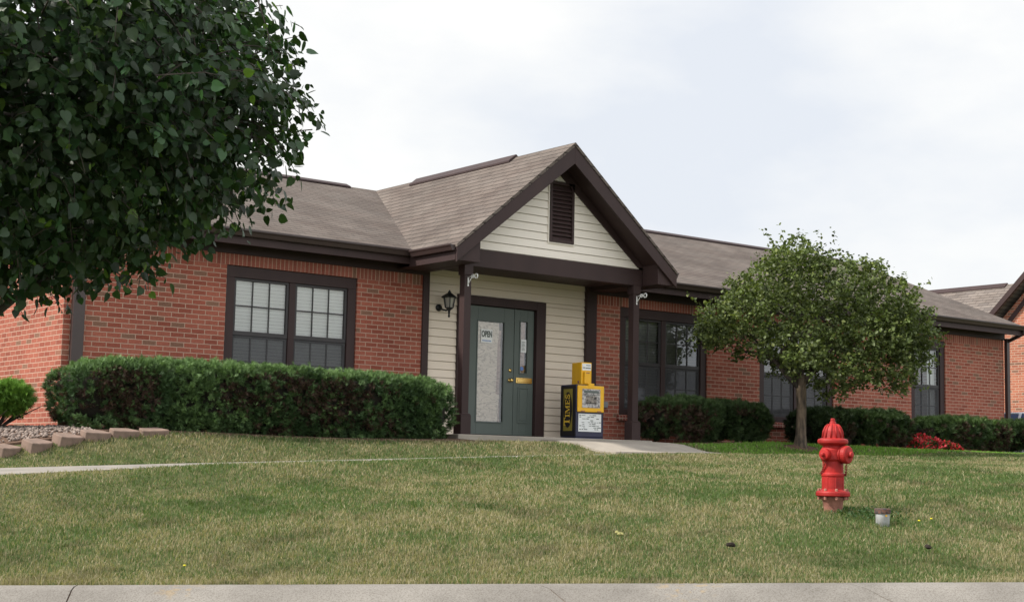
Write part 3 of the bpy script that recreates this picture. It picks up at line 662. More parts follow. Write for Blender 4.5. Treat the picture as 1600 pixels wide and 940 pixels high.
# eaves, frieze, soffit, gutters
PX0, PX1 = 5.142, 9.533
sl = (4.535-2.744)/(4.09+.45)
for a, b_ in ((-.02, 5.673), (9.223, XE+.02)):
    fr = MB(); fr.box(a, b_, -.028, -.0035, ZS, 2.60); fr.build('frieze_board', 'trim', B, bevel=.003)
for a, b_ in ((-.1, 5.7), (9.15, XE+.11)):
    sf = MB(); sf.box(a, b_, -.359, .21, 2.601, 2.615); sf.build('soffit', 'trim', B)
    sf = MB(); sf.box(a, b_, -.405, -.36, 2.545, 2.70); sf.build('fascia_board', 'trim', B)
def gutter_prof(sgn=1, o=0, z=0):
    return [(0, 0), (-.055, 0), (-.075, .05), (-.095, .075), (-.095, .10), (-.085, .10), (-.08, .085), (0, .085)]
for a, b_ in ((-.14, PX0+.01), (PX1-.01, XE+.13)):
    b = MB(); b.prism([(y-.408, z+2.655) for y, z in gutter_prof()], 'x', a, b_); b.build('gutter', 'trim2', B, bevel=.004)
# main roof slabs
th = .05
rf = MB()
yR, zR = 4.09, 4.545
rf.prism([(-.45, 2.744), (yR, zR), (yR, zR-th*1.1), (-.43, 2.744-th)], 'x', -.14, XE+.12)
rf.prism([(2*yR+.45, 2.744), (2*yR+.43, 2.744-th), (yR+.001, zR-th*1.1), (yR+.001, zR)], 'x', -.14, XE+.12)
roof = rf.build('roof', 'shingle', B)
def ridge_vent(x0, x1, y0, y1, z, par, along='x'):
    b = MB()
    if along == 'x': b.prism([(y0-.15, z-.05), (y0-.15, z-.02), (y0, z+.045), (y0+.15, z-.02), (y0+.15, z-.05)], 'x', x0, x1)
    else: b.prism([(x0-.15, z-.11), (x0-.15, z-.075), (x0, z+.045), (x0+.15, z-.075), (x0+.15, z-.11)], 'y', y0, y1)
    return b.build('ridge_vent', 'trim', par, bevel=.006)
ridge_vent(.8, 6.72, yR, 0, zR, roof); ridge_vent(9.2, 20.3, yR, 0, zR, roof)
for x0, x1 in ((-.16, -.141), (XE+.121, XE+.14)):
    rk = MB(); rk.prism([(-.44, 2.72), (yR, zR-.01), (2*yR+.44, 2.72), (2*yR+.44, 2.56), (yR, zR-.17), (-.44, 2.56)], 'x', x0, x1); rk.build('rake_board', 'trim', B)
# downspouts
def downspout(x, wdt, outx=None):
    b = MB(); b.box(x, x+wdt, -.085, -.01, -.05, 2.50)
    if outx is None: b.tube([(x+wdt/2, -.45, 2.66), (x+wdt/2, -.45, 2.60), (x+wdt/2, -.05, 2.42), (x+wdt/2, -.05, 2.36)], .042, 8)
    else: b.tube([(outx, -.45, 2.66), (outx, -.45, 2.60), (x+wdt/2+.02, -.06, 2.44), (x+wdt/2, -.05, 2.38)], .042, 8)
    b.build('downspout', 'trim2', B, bevel=.012)
downspout(.10, .16); downspout(XE+.012, .10, XE+.10)

# porch
GX = (PX0+PX1)/2; AP = 4.538; ps = (AP-2.728)/(GX-PX0); YF = -1.637; YS = -1.19
pr = MB()
for sgn in (-1, 1):
    xe = PX0 if sgn < 0 else PX1
    p = [(xe, 2.728), (GX, AP), (GX, AP-.06), (xe, 2.728-.045)]
    if sgn > 0: p = [(x+.0005, z) for x, z in p]
    pr.prism(p, 'y', YF-.012, yR+.02)
prf = pr.build('porch_roof', 'shingle', B)
ridge_vent(GX, 0, -.15, 2.75, AP, prf, 'y')
for sgn in (-1, 1):
    xe = PX0+.005 if sgn < 0 else PX1-.005; gx_ = GX-.0005 if sgn < 0 else GX+.0005
    bb = MB(); bb.prism([(xe, 2.675), (gx_, AP-.062), (gx_, AP-.062-.27), (xe+.0, 2.675-.205)], 'y', YF, YF+.035); bb.build('barge_board', 'trim', B, bevel=.004)
for sgn in (-1, 1):
    f = lambda z_: GX+sgn*(AP-z_)/ps
    zt, zb_ = AP-.20, 2.62
    xa = GX+sgn*.001; xb = GX+sgn*(GX-PX0-.02)
    zb_ = AP-.20-ps*abs(xb-GX)
    rs = MB(); rs.prism([(xa, zt), (xb, zb_), (xb, zb_+.02), (xa, zt+.02)], 'y', YF+.036, YS-.02); rs.build('rake_soffit', 'trim', B)
for sgn in (-1, 1):
    xo = GX+sgn*(GX-PX0-.03); xi = 5.60 if sgn < 0 else 9.16
    zin = AP-.21-ps*abs(xi-GX)
    er = MB(); er.prism([(xo, 2.50), (xi, 2.50), (xi, zin), (xo, 2.53)], 'y', YF+.05, YS-.03); er.build('eave_return', 'trim', B, bevel=.004)
# porch side soffits and fascia and gutter
for q in ((PX0+.032, 5.598), (9.202, PX1-.032)):
    ps_ = MB(); ps_.box(*q, YS-.02, -.03, 2.505, 2.52); ps_.build('porch_soffit', 'trim', B)
for q in ((PX0+.005, PX0+.03), (PX1-.03, PX1-.005)):
    ps_ = MB(); ps_.box(*q, YF+.04, -.41, 2.50, 2.66); ps_.build('porch_fascia', 'trim', B)
for sgn in (-1, 1):
    b = MB(); b.prism([((PX0+.004)+y if sgn < 0 else (PX1-.004)-y, z+2.632) for y, z in gutter_prof()], 'y', YF+.045, -.515); b.build('porch_gutter', 'trim2', B, bevel=.004)
pc = MB(); pc.box(5.62, 9.16, YS+.12, -.031, 2.57, 2.60); pc.build('porch_ceiling', 'trim', B)
bm_ = MB(); bm_.box(5.60, 9.20, YS-.01, YS+.12, 2.50, 2.765)
bm_.box(5.60, 5.72, YS+.121, -.03, 2.50, 2.72); bm_.box(9.08, 9.20, YS+.121, -.03, 2.50, 2.72)
bm_.build('porch_beam', 'trim', B, bevel=.004)
gs_ = MB()
def cutg(z, zt):
    h = lambda q: max(.0005, (AP-.30-q)/ps)
    a, b_ = GX-h(z), GX+h(z); a2, b2 = GX-h(zt), GX+h(zt)
    v0, v1 = 7.20, 7.70
    if zt <= 3.02 or z >= 3.99: return [(a, b_, a2, b2)]
    return [(a, v0, min(a2, v0), v0), (v1, b_, v1, max(b2, v1))]
lap(gs_, 0, 0, 2.766, 3.02, YS, cutg); lap(gs_, 0, 0, 3.02, 3.99, YS, cutg); lap(gs_, 0, 0, 3.99, AP-.30, YS, cutg)
gs_.prism([(5.75, 2.77), (8.95, 2.77), (GX, 4.1)], 'y', YS+.06, YS+.1)
gs_.build('gable_siding', 'sidingw', B)
for sgn in (-1, 1):
    rfz = MB(); rfz.prism([(GX+sgn*.0005, AP-.21), (GX+sgn*1.86, AP-.21-ps*1.86), (GX+sgn*1.73, AP-.21-ps*1.86), (GX+sgn*.0005, AP-.39)], 'y', YS-.03, YS-.005); rfz.build('rake_frieze', 'trim', B)
gv = MB(); v0, v1, z0, z1 = 7.205, 7.695, 3.025, 3.985
for (a, b_, c, d) in ((v0, v0+.045, z0, z1), (v1-.045, v1, z0, z1), (v0+.045, v1-.045, z0, z0+.045), (v0+.045, v1-.045, z1-.045, z1)): gv.box(a, b_, YS-.03, YS+.05, c, d)
vent = gv.build('gable_vent', 'trim', B, bevel=.004)
lv = MB(); z = z0+.05
while z < z1-.09:
    lv.prism([(YS-.012, z), (YS-.012, z+.012), (YS+.03, z+.068), (YS+.03, z+.056)], 'x', v0+.045, v1-.045); z += .064
lv.box(v0+.045, v1-.045, YS+.035, YS+.045, z0+.045, z1-.045)
lv.build('louvre', 'trim', vent)
vt = MB()
for (a, b_, c, d) in ((v0-.022, v0-.001, z0-.022, z1+.0), (v1+.001, v1+.022, z0-.022, z1), (v0-.0, v1+.0, z0-.022, z0-.001)): vt.box(a, b_, YS-.012, YS+.03, c, d)
vt.build('vent_trim', 'sidingw', vent)
# posts
def post(x0):
    w = .125; y0, y1 = YS-.005, YS+.12; x1 = x0+w
    b = MB(); b.box(x0, x1, y0, y1, .30, 2.38); p = b.build('porch_post', 'trim', B, bevel=.006)
    b = MB(); b.box(x0-.03, x1+.03, y0-.03, y1+.03, 0, .285); b.prism([(x0-.03, .2855), (x1+.03, .2855), (x1, .31), (x0, .31)], 'y', y0-.03, y1+.03); b.build('post_base', 'trim', p, bevel=.006)
    b = MB(); b.box(x0-.018, x1+.018, y0-.018, y1+.018, 2.36, 2.499); b.build('post_capital', 'trim', p, bevel=.006)
    return p
post(5.612); post(8.995)
b = MB(); b.box(9.40, 9.50, -.03, -.001, .56, .66); b.build('outlet_box', 'cable', B, bevel=.006)

# ------------------------------------------------------------------ things fixed to the porch
lt_ = empty('wall_lantern', (6.05, .02, 2.0), 'black carriage lantern on cream siding left of the green door', 'wall lamp')
b = MB(); b.lathe([(.0, 0), (.055, 0), (.055, .02), (.03, .035), (.0, .036)], (6.0, .025, 1.98), 16, (0, -1, 0)); b.tube([(6.0, -.01, 1.98), (6.0, -.06, 1.95), (6.03, -.14, 1.93), (6.06, -.18, 1.95)], .014, 8); b.build('wall_bracket', 'black', lt_, smooth=True)
b = MB(); lx, ly = 6.06, -.18
b.lathe([(.012, -.14), (.02, -.12), (.014, -.09), (.022, -.03), (.06, 0), (.07, .012)], (lx, ly, 1.96), 6)
for k_ in range(6):
    a = 2*pi*k_/6; b.tube([(lx+.068*cos(a), ly+.068*sin(a), 1.97), (lx+.098*cos(a), ly+.098*sin(a), 2.13)], .008, 5)
b.build('lantern_cage', 'black', lt_)
b = MB(); b.lathe([(.05, .015), (.084, .165)], (lx, ly, 1.96), 6); b.build('lantern_glass', 'lglass', lt_)
b = MB(); b.lathe([(.135, .165), (.13, .18), (.06, .225), (.03, .24), (.028, .26), (.014, .265), (.016, .28), (.0, .29)], (lx, ly, 1.96), 6); b.build('lantern_cap', 'black', lt_)

def hook(x, label):
    o = empty('plant_hook', (x, YS-.03, 2.28), label, 'plant hook', 'white plant hooks on the porch posts')
    b = MB(); b.box(x-.012, x+.012, YS-.012, YS-.0055, 2.19, 2.33); b.build('back_plate', 'wpaint', o, bevel=.002)
    b = MB(); b.tube([(x, YS-.012, 2.32), (x, YS-.09, 2.335), (x, YS-.17, 2.33)], .009, 8)
    b.tube([(x, YS-.012, 2.22), (x, YS-.05, 2.27), (x, YS-.10, 2.325)], .007, 8)
    cx, cz = YS-.205, 2.325
    b.tube([(x, cx+.035*cos(a), cz+.035*sin(a)) for a in [2*pi*k/12 for k in range(13)]], .009, 6)
    b.tube([(x, cx+.085+.025*cos(a), cz+.005+.025*sin(a)) for a in [2*pi*k/12 for k in range(13)]], .008, 6)
    b.build('hook_arm', 'wpaint', o, smooth=True); return o
hook(5.675, 'small white scroll hook on the porch post beside the lantern')
hook(9.06, 'small white scroll hook on the porch post beside the newspaper box')

def RX(x, y, z): return Matrix.Translation((x, y, z)) @ Matrix.Rotation(R(90), 4, 'X')
sg = empty('open_sign', (6.98, .065, 1.62), 'white paper sign reading OPEN taped inside the door glass', 'sign')
b = MB(); b.box(6.865, 7.095, .063, .066, 1.50, 1.715); b.build('sign_sheet', 'white', sg)
text_mesh('OPEN', .098, 'sign_lettering', 'grey', sg, Matrix.Translation((0, -.005, .015)) @ Matrix.Rotation(R(90), 4, 'X') @ Matrix.Diagonal((.82, 1.35, 1, 1)), bold=.004)
b = MB()
for i in range(7): b.box(6.89+i*.026, 6.89+i*.026+.019, .059, .062, 1.525, 1.54)
b.build('small_print', 'blueink', sg)
nt_ = empty('paper_notice', (7.73, .065, 1.50), 'pale sheet of paper taped to the narrow sidelight glass', 'notice')
b = MB(); b.box(7.675, 7.785, .060, .063, 1.39, 1.60); b.build('notice_sheet', 'card', nt_)
b = MB()
for i in range(7): b.box(7.69, 7.765-.01*(i % 3), .057, .059, 1.42+.022*i, 1.428+.022*i)
b.build('printed_lines', 'grey', nt_)
st = MB(); st.lathe([(.0, 0), (.035, 0), (.035, .002), (0, .0022)], (7.705, .066, 1.125), 14, (0, -1, 0)); o = st.build('round_sticker', 'blueink'); tag(o, 'small round blue sticker low on the sidelight glass', 'sticker')

# ------------------------------------------------------------------ newspaper box
NB = empty('newspaper_box', (8.42, -.62, 0), 'navy newspaper vending box with yellow door and coin head beside the porch siding', 'newspaper box')
NB.rotation_euler = (0, 0, R(-8))
w, dp, h = .262, .235, .87
b = MB(); b.box(-w, w, -dp, dp, .03, h); b.box(-w-.006, w+.006, -dp-.004, dp, 0, .029); b.build('cabinet', 'navy', NB, bevel=.012, local=True)
b = MB(); b.box(-w-.004, -w-.0005, -dp+.01, dp-.01, .05, h-.03); b.build('side_panel', 'blackp', NB, local=True)
b = MB(); b.box(-w+.012, w-.012, -dp-.035, -dp-.001, .43, .855); dn = b.build('front_door', 'yellow', NB, bevel=.014, local=True)
b = MB(); b.box(-.17, .17, -dp-.040, -dp-.0355, .50, .80); b.build('display_paper', 'newsprint', dn, local=True)
b = MB(); b.box(-.10, .10, -dp-.043, -dp-.0405, .56, .69); b.build('newspaper_photo', 'pic', dn, local=True)
b = MB(); b.box(-.14, .14, -dp-.043, -dp-.0405, .735, .775)
for i in range(4): b.box(-.15, .15, -dp-.043, -dp-.0405, .705+.0*i, .712)
b.build('headline', 'grey', dn, local=True)
for q in ((-.19, -.12), (.12, .19)):
    b = MB(); b.box(*q, -dp-.045, -dp-.0355, .437, .452); b.build('hinge', 'rust', dn, local=True)
b = MB(); b.box(-.215, .215, -dp-.006, -dp-.001, .12, .405); cdn = b.build('information_card', 'card', NB, local=True)
b = MB(); r3 = random.Random(3)
for i in range(9):
    x = -.2
    while x < .17:
        l = r3.uniform(.02, .07)
        if r3.random() < .62: b.box(x, x+l, -dp-.009, -dp-.0065, .375-.028*i, .383-.028*i+r3.choice([0, .004]))
        x += l+.014
b.build('printed_lines', 'grey', cdn, local=True)
b = MB(); b.box(-.10, .10, -.12, .17, h+.001, h+.365); hd = b.build('coin_head', 'yellow', NB, bevel=.012, local=True)
b = MB(); b.box(-.085, .085, -.124, -.1205, h+.235, h+.345); b.build('price_card', 'white', hd, local=True)
b = MB()
for i, (x0, x1) in enumerate(((-.01, .07), (-.07, -.03), (-.02, .075))): b.box(x0, x1, -.127, -.1245, h+(.31, .27, .265)[i], h+(.322, .285, .28)[i])
b.build('printed_lines', 'grey', hd, local=True)
b = MB(); b.box(-.06, .06, -.16, -.1205, h+.02, h+.21); b.prism([(-.05, h-.06), (.05, h-.06), (.06, h+.0195), (-.06, h+.0195)], 'y', -.275, -.125); b.build('coin_slot', 'yellow', hd, bevel=.008, local=True)
b = MB(); b.box(-.03, .03, -.165, -.1605, h+.185, h+.2); b.build('coin_slit', 'rust', hd, local=True)
b = MB(); b.lathe([(.02, 0), (.02, .01), (0, .011)], (-.104, -.05, h+.05), 12, (-1, 0, 0)); b.build('coin_return', 'rust', hd, local=True)
# side panel artwork: olive band, black oval, TIMES read upwards
xs_ = -w-.0042
b = MB(); b.box(xs_-.002, xs_, -.135, .135, .13, .80); ol = b.build('olive_band', 'olive', NB, local=True)
b = MB(); b.prism([(.128*cos(a), .465+.285*sin(a)) for a in [2*pi*k/32 for k in range(32)]], 'x', xs_-.005, xs_-.0025); b.build('black_oval', 'blackp', ol, local=True)
def letters():
    # serif capitals in (u right, v up) units of cap height; widths
    out = []; x = 0
    def bx(a, b_, c, d): return [(a, c), (b_, c), (b_, d), (a, d)]
    T_ = [bx(.30, .46, 0, 1), bx(.2, .56, 0, .06), bx(0, .76, .92, 1), bx(0, .06, .72, .92), bx(.70, .76, .72, .92)]
    I_ = [bx(.1, .26, 0, 1), bx(0, .36, 0, .06), bx(0, .36, .94, 1)]
    M_ = [bx(.08, .14, 0, 1), bx(0, .24, 0, .06), bx(0, .2, .94, 1), [(.12, 1), (.30, 1), (.56, .12), (.46, 0)], [(.46, 0), (.53, 0), (.84, 1), (.78, 1)], bx(.76, .92, 0, 1), bx(.68, 1.0, 0, .06), bx(.9, 1.0, .94, 1)]
    E_ = [bx(.08, .24, 0, 1), bx(0, .62, 0, .07), bx(0, .6, .93, 1), bx(.24, .46, .47, .54), bx(.57, .62, .07, .25), bx(.55, .6, .75, .93), bx(.42, .47, .38, .63)]
    pts = [(.5, .78), (.46, .9), (.28, .97), (.1, .86), (.12, .66), (.3, .54), (.48, .38), (.5, .2), (.32, .04), (.12, .08), (.05, .24)]
    S_ = []
    for p, q in zip(pts[:-1], pts[1:]):
        d = Vector((q[0]-p[0], q[1]-p[1])); n = Vector((-d.y, d.x)).normalized()*.07; e = d.normalized()*.02
        S_.append([(p[0]-n.x-e.x, p[1]-n.y-e.y), (q[0]-n.x+e.x, q[1]-n.y+e.y), (q[0]+n.x+e.x, q[1]+n.y+e.y), (p[0]+n.x-e.x, p[1]+n.y-e.y)])
    for polys, wd_, sc_ in ((T_, .80, 1.25), (I_, .42, 1), (M_, 1.06, 1), (E_, .70, 1), (S_, .58, 1)):
        for p in polys: out.append([(x+a*sc_, c*sc_) for a, c in p])
        x += wd_*sc_
    return out, x
lts, tw = letters(); sc_ = .50/tw; b = MB()
for j, p in enumerate(lts):
    # seen from -x, +u of the image is -y; text runs upwards: along z, cap height towards +y ... mirrored for the left face
    q = [(-.062+c*sc_*1.0, .215+a*sc_) for a, c in p]
    b.prism([(y, z) for y, z in q], 'x', xs_-.0075-.0002*(j % 5), xs_-.0052)
b.build('lettering', 'gold', ol, local=True)

# ------------------------------------------------------------------ hydrant
hx, hy = W(3.13, 14.5); hz = gz(hx, hy)+.015
HY = empty('fire_hydrant', (hx, hy, hz), 'bright red fire hydrant with rusty foot standing on the lawn slope', 'fire hydrant')
zo = hz
def hp(r, z): return (r, z)
b = MB(); b.lathe([(.105, .17), (.105, .30), (.109, .305), (.112, .312), (.112, .328), (.109, .335), (.10, .34), (.098, .60), (.105, .62)], (hx, hy, zo), 32)
b.lathe([(.0, .445), (.098, .445), (.115, .47), (.115, .56), (.098, .585)], (hx, hy, zo), 32)
for k_ in range(8):
    a = 2*pi*k_/8+.2; b.box(hx+.103*cos(a)-.006, hx+.103*cos(a)+.006, hy+.103*sin(a)-.006, hy+.103*sin(a)+.006, zo+.18, zo+.30)
b.build('barrel', 'hyd', HY, smooth=False, bevel=.004)
b = MB(); b.lathe([(.155, .115), (.163, .122), (.163, .15), (.155, .165), (.12, .175), (.105, .185)], (hx, hy, zo), 36); b.build('base_flange', 'hyd', HY, bevel=.004)
for k_ in range(8):
    b = MB(); a = 2*pi*k_/8+.15; x, y = hx+.138*cos(a), hy+.138*sin(a); b.lathe([(.016, .085), (.016, .112), (.009, .114), (.009, .164), (.015, .165), (.015, .185), (.008, .19)], (x, y, zo), 6)
    b.build('flange_bolt', 'rust', HY)
b = MB(); b.lathe([(.07, -.12), (.085, -.02), (.098, .07), (.112, .085), (.118, .113)], (hx, hy, zo), 28); b.build('iron_foot', 'rust', HY, smooth=True)
b = MB(); b.lathe([(.108, .60), (.143, .622), (.146, .632), (.146, .65), (.14, .662), (.10, .675), (.098, .69), (.088, .745), (.068, .785), (.045, .808), (.032, .812), (.03, .83), (.022, .832), (.021, .86), (.012, .864)], (hx, hy, zo), 36)
bon = b.build('bonnet', 'hyd', HY, smooth=False, bevel=.003)
b = MB()
for k_ in range(12):
    a = 2*pi*k_/12; b.tube([(hx+r*cos(a), hy+r*sin(a), zo+z) for r, z in ((.10, .675), (.092, .74), (.072, .785), (.05, .808))], [.010, .009, .007, .004], 6)
b.build('bonnet_rib', 'hyd', bon, smooth=True)
def nozzle(s_, d_, r, ln, zc, nm):
    dv = Vector((rh[0]*s_+fh[0]*d_, rh[1]*s_+fh[1]*d_, 0)).normalized(); c = (hx, hy, zo+zc)
    b = MB(); b.lathe([(r*.9, .06), (r*.95, ln*.55), (r*1.1, ln*.56), (r*1.12, ln*.62), (r*.98, ln*.63), (r*1.12, ln*.68), (r*1.14, ln*.9), (r*1.0, ln*.97), (r*.42, ln*.99), (r*.36, ln*1.16), (r*.2, ln*1.18)], c, 24, dv)
    return b.build(nm, 'hyd', HY, bevel=.003), Vector(c)+dv*ln*.8
n1_, e1 = nozzle(.72, -.69, .077, .185, .515, 'pumper_nozzle')
n2_, e2 = nozzle(-.72, -.69, .05, .165, .515, 'hose_nozzle')
n3_, e3 = nozzle(.69, .72, .05, .165, .515, 'hose_nozzle')
def chain(p, q, sag, n):
    b = MB(); p = Vector(p); q = Vector(q); last = None
    P_ = [p.lerp(q, t/n)+Vector((0, 0, -sag*4*(t/n)*(1-t/n))) for t in range(n+1)]
    for i in range(n):
        c = (P_[i]+P_[i+1])/2; t = (P_[i+1]-P_[i]).normalized(); u = t.orthogonal().normalized()
        if i % 2: u = t.cross(u)
        l = (P_[i+1]-P_[i]).length*.66
        b.tube([c+t*l*cos(a)+u*.008*sin(a) for a in [2*pi*k/8 for k in range(9)]], .0035, 5, cap=False)
    return b.build('cap_chain', 'chain', HY, smooth=True)
s1v = Vector((rh[0], rh[1], 0))
chain(e1+Vector((0, 0, -.085)), Vector((hx, hy, zo+.33))+s1v*.118, .05, 16)
chain(e2+Vector((0, 0, -.05)), Vector((hx, hy, zo+.33))-s1v*.118, .02, 14)

# ------------------------------------------------------------------ capped pipe stub
px, py = W(3.47, 13.95); pz = gz(px, py)
PP = empty('standpipe', (px, py, pz), 'short white plastic pipe stub with brown cap beside the red hydrant', 'pipe')
b = MB(); b.lathe([(.062, -.08), (.064, .10), (.064, .105)], (px, py, pz), 24); b.build('pipe_body', 'pipe', PP, smooth=True)
b = MB(); b.lathe([(.05, .095), (.073, .096), (.075, .102), (.075, .140), (.070, .144), (.0, .146)], (px, py, pz), 24)
b.build('pipe_cap', 'capb', PP, bevel=.003)
b = MB(); e = px-rh[0]*.0, py
cpt = Vector((px, py, pz+.08))-Vector((fh[0], fh[1], 0))*.0635+Vector((rh[0], rh[1], 0))*.018
b.lathe([(.0, 0), (.009, 0), (.009, .004), (0, .0045)], cpt, 10, (-fh[0], -fh[1], 0)); b.build('yellow_tag', 'yellow', PP)

# ------------------------------------------------------------------ edging stones
def stone():
    b = MB(); n = 12; poly = []
    for (x, y) in ((-.17, -.09), (-.10, -.125), (0, -.135), (.10, -.125), (.17, -.09), (.12, .10), (-.12, .10)): poly.append((x*1.05, y*1.05))
    b.prism(poly, 'z', -.09, .045); return b.build('edging_stone', 'stone', bevel=.012)
spots = [(-1.47, -2.32, 38, -.355, 'leftmost'), (-1.10, -2.27, 30, 0, ''), (-.72, -2.2, 24, 0, ''), (-.36, -2.12, 12, 0, ''), (.02, -2.06, 6, 0, ''), (.42, -2.0, 4, 0, '')]
slabel = ['brown edging block cut by the left edge of the photo', 'brown edging block with a bare grey face beside the pebbles', 'brown edging block at the hedge corner by the pebbles',
          'brown edging block under the left end of the long hedge', 'brown edging block between two hedge stems, second from the right end', 'rightmost brown edging block half sunk in grass under the hedge']
proto = stone()
for i, (x, y, a, dz, _) in enumerate(spots):
    o = proto if i == 0 else proto.copy()
    if i: scn.collection.objects.link(o)
    o.location = (x, y, gz(x, y)+.012); o.rotation_euler = (R(random.uniform(9, 15)), R(random.uniform(-4, 4)), R(a)); tag(o, slabel[i], 'edging stone', 'edging stones along the pebble bed')
# gravel pebbles
n = 1500; gxp = rng.uniform(-2.6, -.25, n); gyp = rng.uniform(-2.1, -.6, n); keep = gyp > -2.15+.0*gxp; gxp, gyp = gxp[keep], gyp[keep]
ico = np.array([(0, 0, 1), (.9, 0, .3), (.28, .85, .3), (-.72, .53, .3), (-.72, -.53, .3), (.28, -.85, .3), (0, 0, -.5)])
A_ = unit(rng.normal(size=(len(gxp), 3))*np.array([1, 1, .25])); B_ = unit(np.cross(A_, unit(rng.normal(size=A_.shape))))
cg = np.array([.27, .215, .185])[None]*rng.uniform(.55, 1.25, (len(gxp), 1))
M['pebble'] = leaf_mat('pebbles', .85, 0, .2)
o = cards(np.stack([gxp, gyp, ground_z(gxp, gyp)+.022], 1), A_, B_, ico, [(0, 1, 2), (0, 2, 3), (0, 3, 4), (0, 4, 5), (0, 5, 1), (6, 2, 1), (6, 3, 2), (6, 4, 3), (6, 5, 4), (6, 1, 5)], rng.uniform(.014, .032, len(gxp)), cg, 'pebbles', 'pebble')
tag(o, 'pale pebbles filling the bed at the building corner', 'pebbles', kind='stuff')

# ------------------------------------------------------------------ clipped evergreens
FEATHER = np.array([(0, -.09, 0), (0, .09, 0), (1, 0, .05), (.20, .04, 0), (.38, .04, 0), (.75, .42, .08), (.20, -.04, 0), (.38, -.04, 0), (.75, -.42, -.05), (.45, .03, 0), (.62, .03, 0), (.95, .3, .0), (.45, -.03, 0), (.62, -.03, 0), (.95, -.3, .1)])
FF = [(0, 1, 2), (3, 4, 5), (6, 7, 8), (9, 10, 11), (12, 13, 14)]
def shrub(name, cx, cy, hxl, hyl, z0, z1, nsp, label, cat, col=(.035, .085, .022), tip_lit_col=(.07, .15, .04), brown=.1, size=.085, group=None, stems=0, rot=0, pw=3.2, foot=.86, seed=0):
    rg = np.random.default_rng(100+seed)
    e = empty(name, (cx, cy, z0), label, cat, group)
    hz = (z1-z0)/2; cz = (z0+z1)/2
    def surf(dirs):
        # superellipsoid radius with lumps
        p = pw
        q = (np.abs(dirs[:, 0]/hxl)**p+np.abs(dirs[:, 1]/hyl)**p+np.abs(dirs[:, 2]/hz)**p)**(-1/p)
        P = dirs*q[:, None]
        lump = fbm(P[:, 0]*1.0+cx+P[:, 2]*.6, P[:, 1]*1.0+cy+P[:, 2]*.8, 2.3)-.5
        P = P*(1+lump[:, None]*.34*np.minimum(1, .5/np.maximum(.3, np.linalg.norm(P, axis=1)))[:, None])
        t = np.clip((P[:, 2]+hz)/(2*hz), 0, 1); f = foot+(1-foot)*np.clip(t*1.6, 0, 1)
        P[:, 0] = P[:, 0]-np.sign(P[:, 0])*(1-f)*min(hxl, .9); P[:, 1] *= f
        return P
    # tufts on the clipped surface, each a little fan of sprays
    per = 18; ncl = max(60, nsp//per)
    ax = np.array([hyl*hz, hxl*hz, hxl*hyl]); pr_ = ax*np.array([1, 1, .62]); pr_ = pr_/pr_.sum(); fcs = rg.choice(3, ncl, p=pr_)
    u = rg.uniform(-1, 1, (ncl, 3))*np.array([hxl, hyl, hz])
    sg_ = np.where(rg.random(ncl) < .5, -1, 1); sg_ = np.where(fcs == 2, 1, sg_); sg_ = np.where((fcs == 1) & (rg.random(ncl) < .8), -1, sg_); hv = np.array([hxl, hyl, hz]); u[np.arange(ncl), fcs] = sg_*hv[fcs]
    P = surf(u)
    nr = np.stack([np.sign(P[:, 0])*np.abs(P[:, 0]/hxl)**4/hxl, np.sign(P[:, 1])*np.abs(P[:, 1]/hyl)**4/hyl, np.sign(P[:, 2])*np.abs(P[:, 2]/hz)**4/hz], 1); nr = unit(nr)
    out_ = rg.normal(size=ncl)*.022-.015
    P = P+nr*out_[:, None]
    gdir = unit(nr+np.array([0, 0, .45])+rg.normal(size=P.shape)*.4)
    tip_lit = np.clip(fbm(P[:, 0]+cx, P[:, 2]*.7+P[:, 1], 3)*1.2-.35+rg.normal(size=ncl)*.22+np.clip(nr[:, 2], 0, 1)*.5+out_*4, 0, 1)  # new-growth tips plus painted light
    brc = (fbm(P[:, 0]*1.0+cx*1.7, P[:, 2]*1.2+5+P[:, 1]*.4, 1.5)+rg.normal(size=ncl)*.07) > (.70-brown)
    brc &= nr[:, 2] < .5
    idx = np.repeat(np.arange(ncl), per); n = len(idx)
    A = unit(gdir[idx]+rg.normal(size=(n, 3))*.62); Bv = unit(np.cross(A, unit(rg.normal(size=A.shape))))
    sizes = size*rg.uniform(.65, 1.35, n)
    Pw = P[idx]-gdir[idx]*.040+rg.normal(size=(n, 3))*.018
    tip = tip_lit[idx][:, None]
    c = np.array(col)[None]*(1-tip)+np.array(tip_lit_col)[None]*tip
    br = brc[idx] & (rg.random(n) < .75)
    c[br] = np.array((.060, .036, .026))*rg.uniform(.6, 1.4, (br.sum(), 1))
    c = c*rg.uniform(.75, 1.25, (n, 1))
    Pw = Pw+np.array([cx, cy, cz])
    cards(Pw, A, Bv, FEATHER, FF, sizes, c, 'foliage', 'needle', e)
    # twiggy core
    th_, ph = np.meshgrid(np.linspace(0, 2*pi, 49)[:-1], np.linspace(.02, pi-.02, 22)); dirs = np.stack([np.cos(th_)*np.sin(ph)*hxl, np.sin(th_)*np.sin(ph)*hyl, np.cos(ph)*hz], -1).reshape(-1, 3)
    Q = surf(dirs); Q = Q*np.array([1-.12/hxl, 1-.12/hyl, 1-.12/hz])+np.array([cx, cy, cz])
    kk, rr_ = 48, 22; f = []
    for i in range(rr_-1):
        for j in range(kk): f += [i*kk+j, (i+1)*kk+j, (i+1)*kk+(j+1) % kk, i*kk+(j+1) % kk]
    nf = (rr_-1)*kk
    npmesh('inner_twigs', Q, np.array(f), np.arange(nf)*4, np.full(nf, 4), 'core', e, smooth=True)
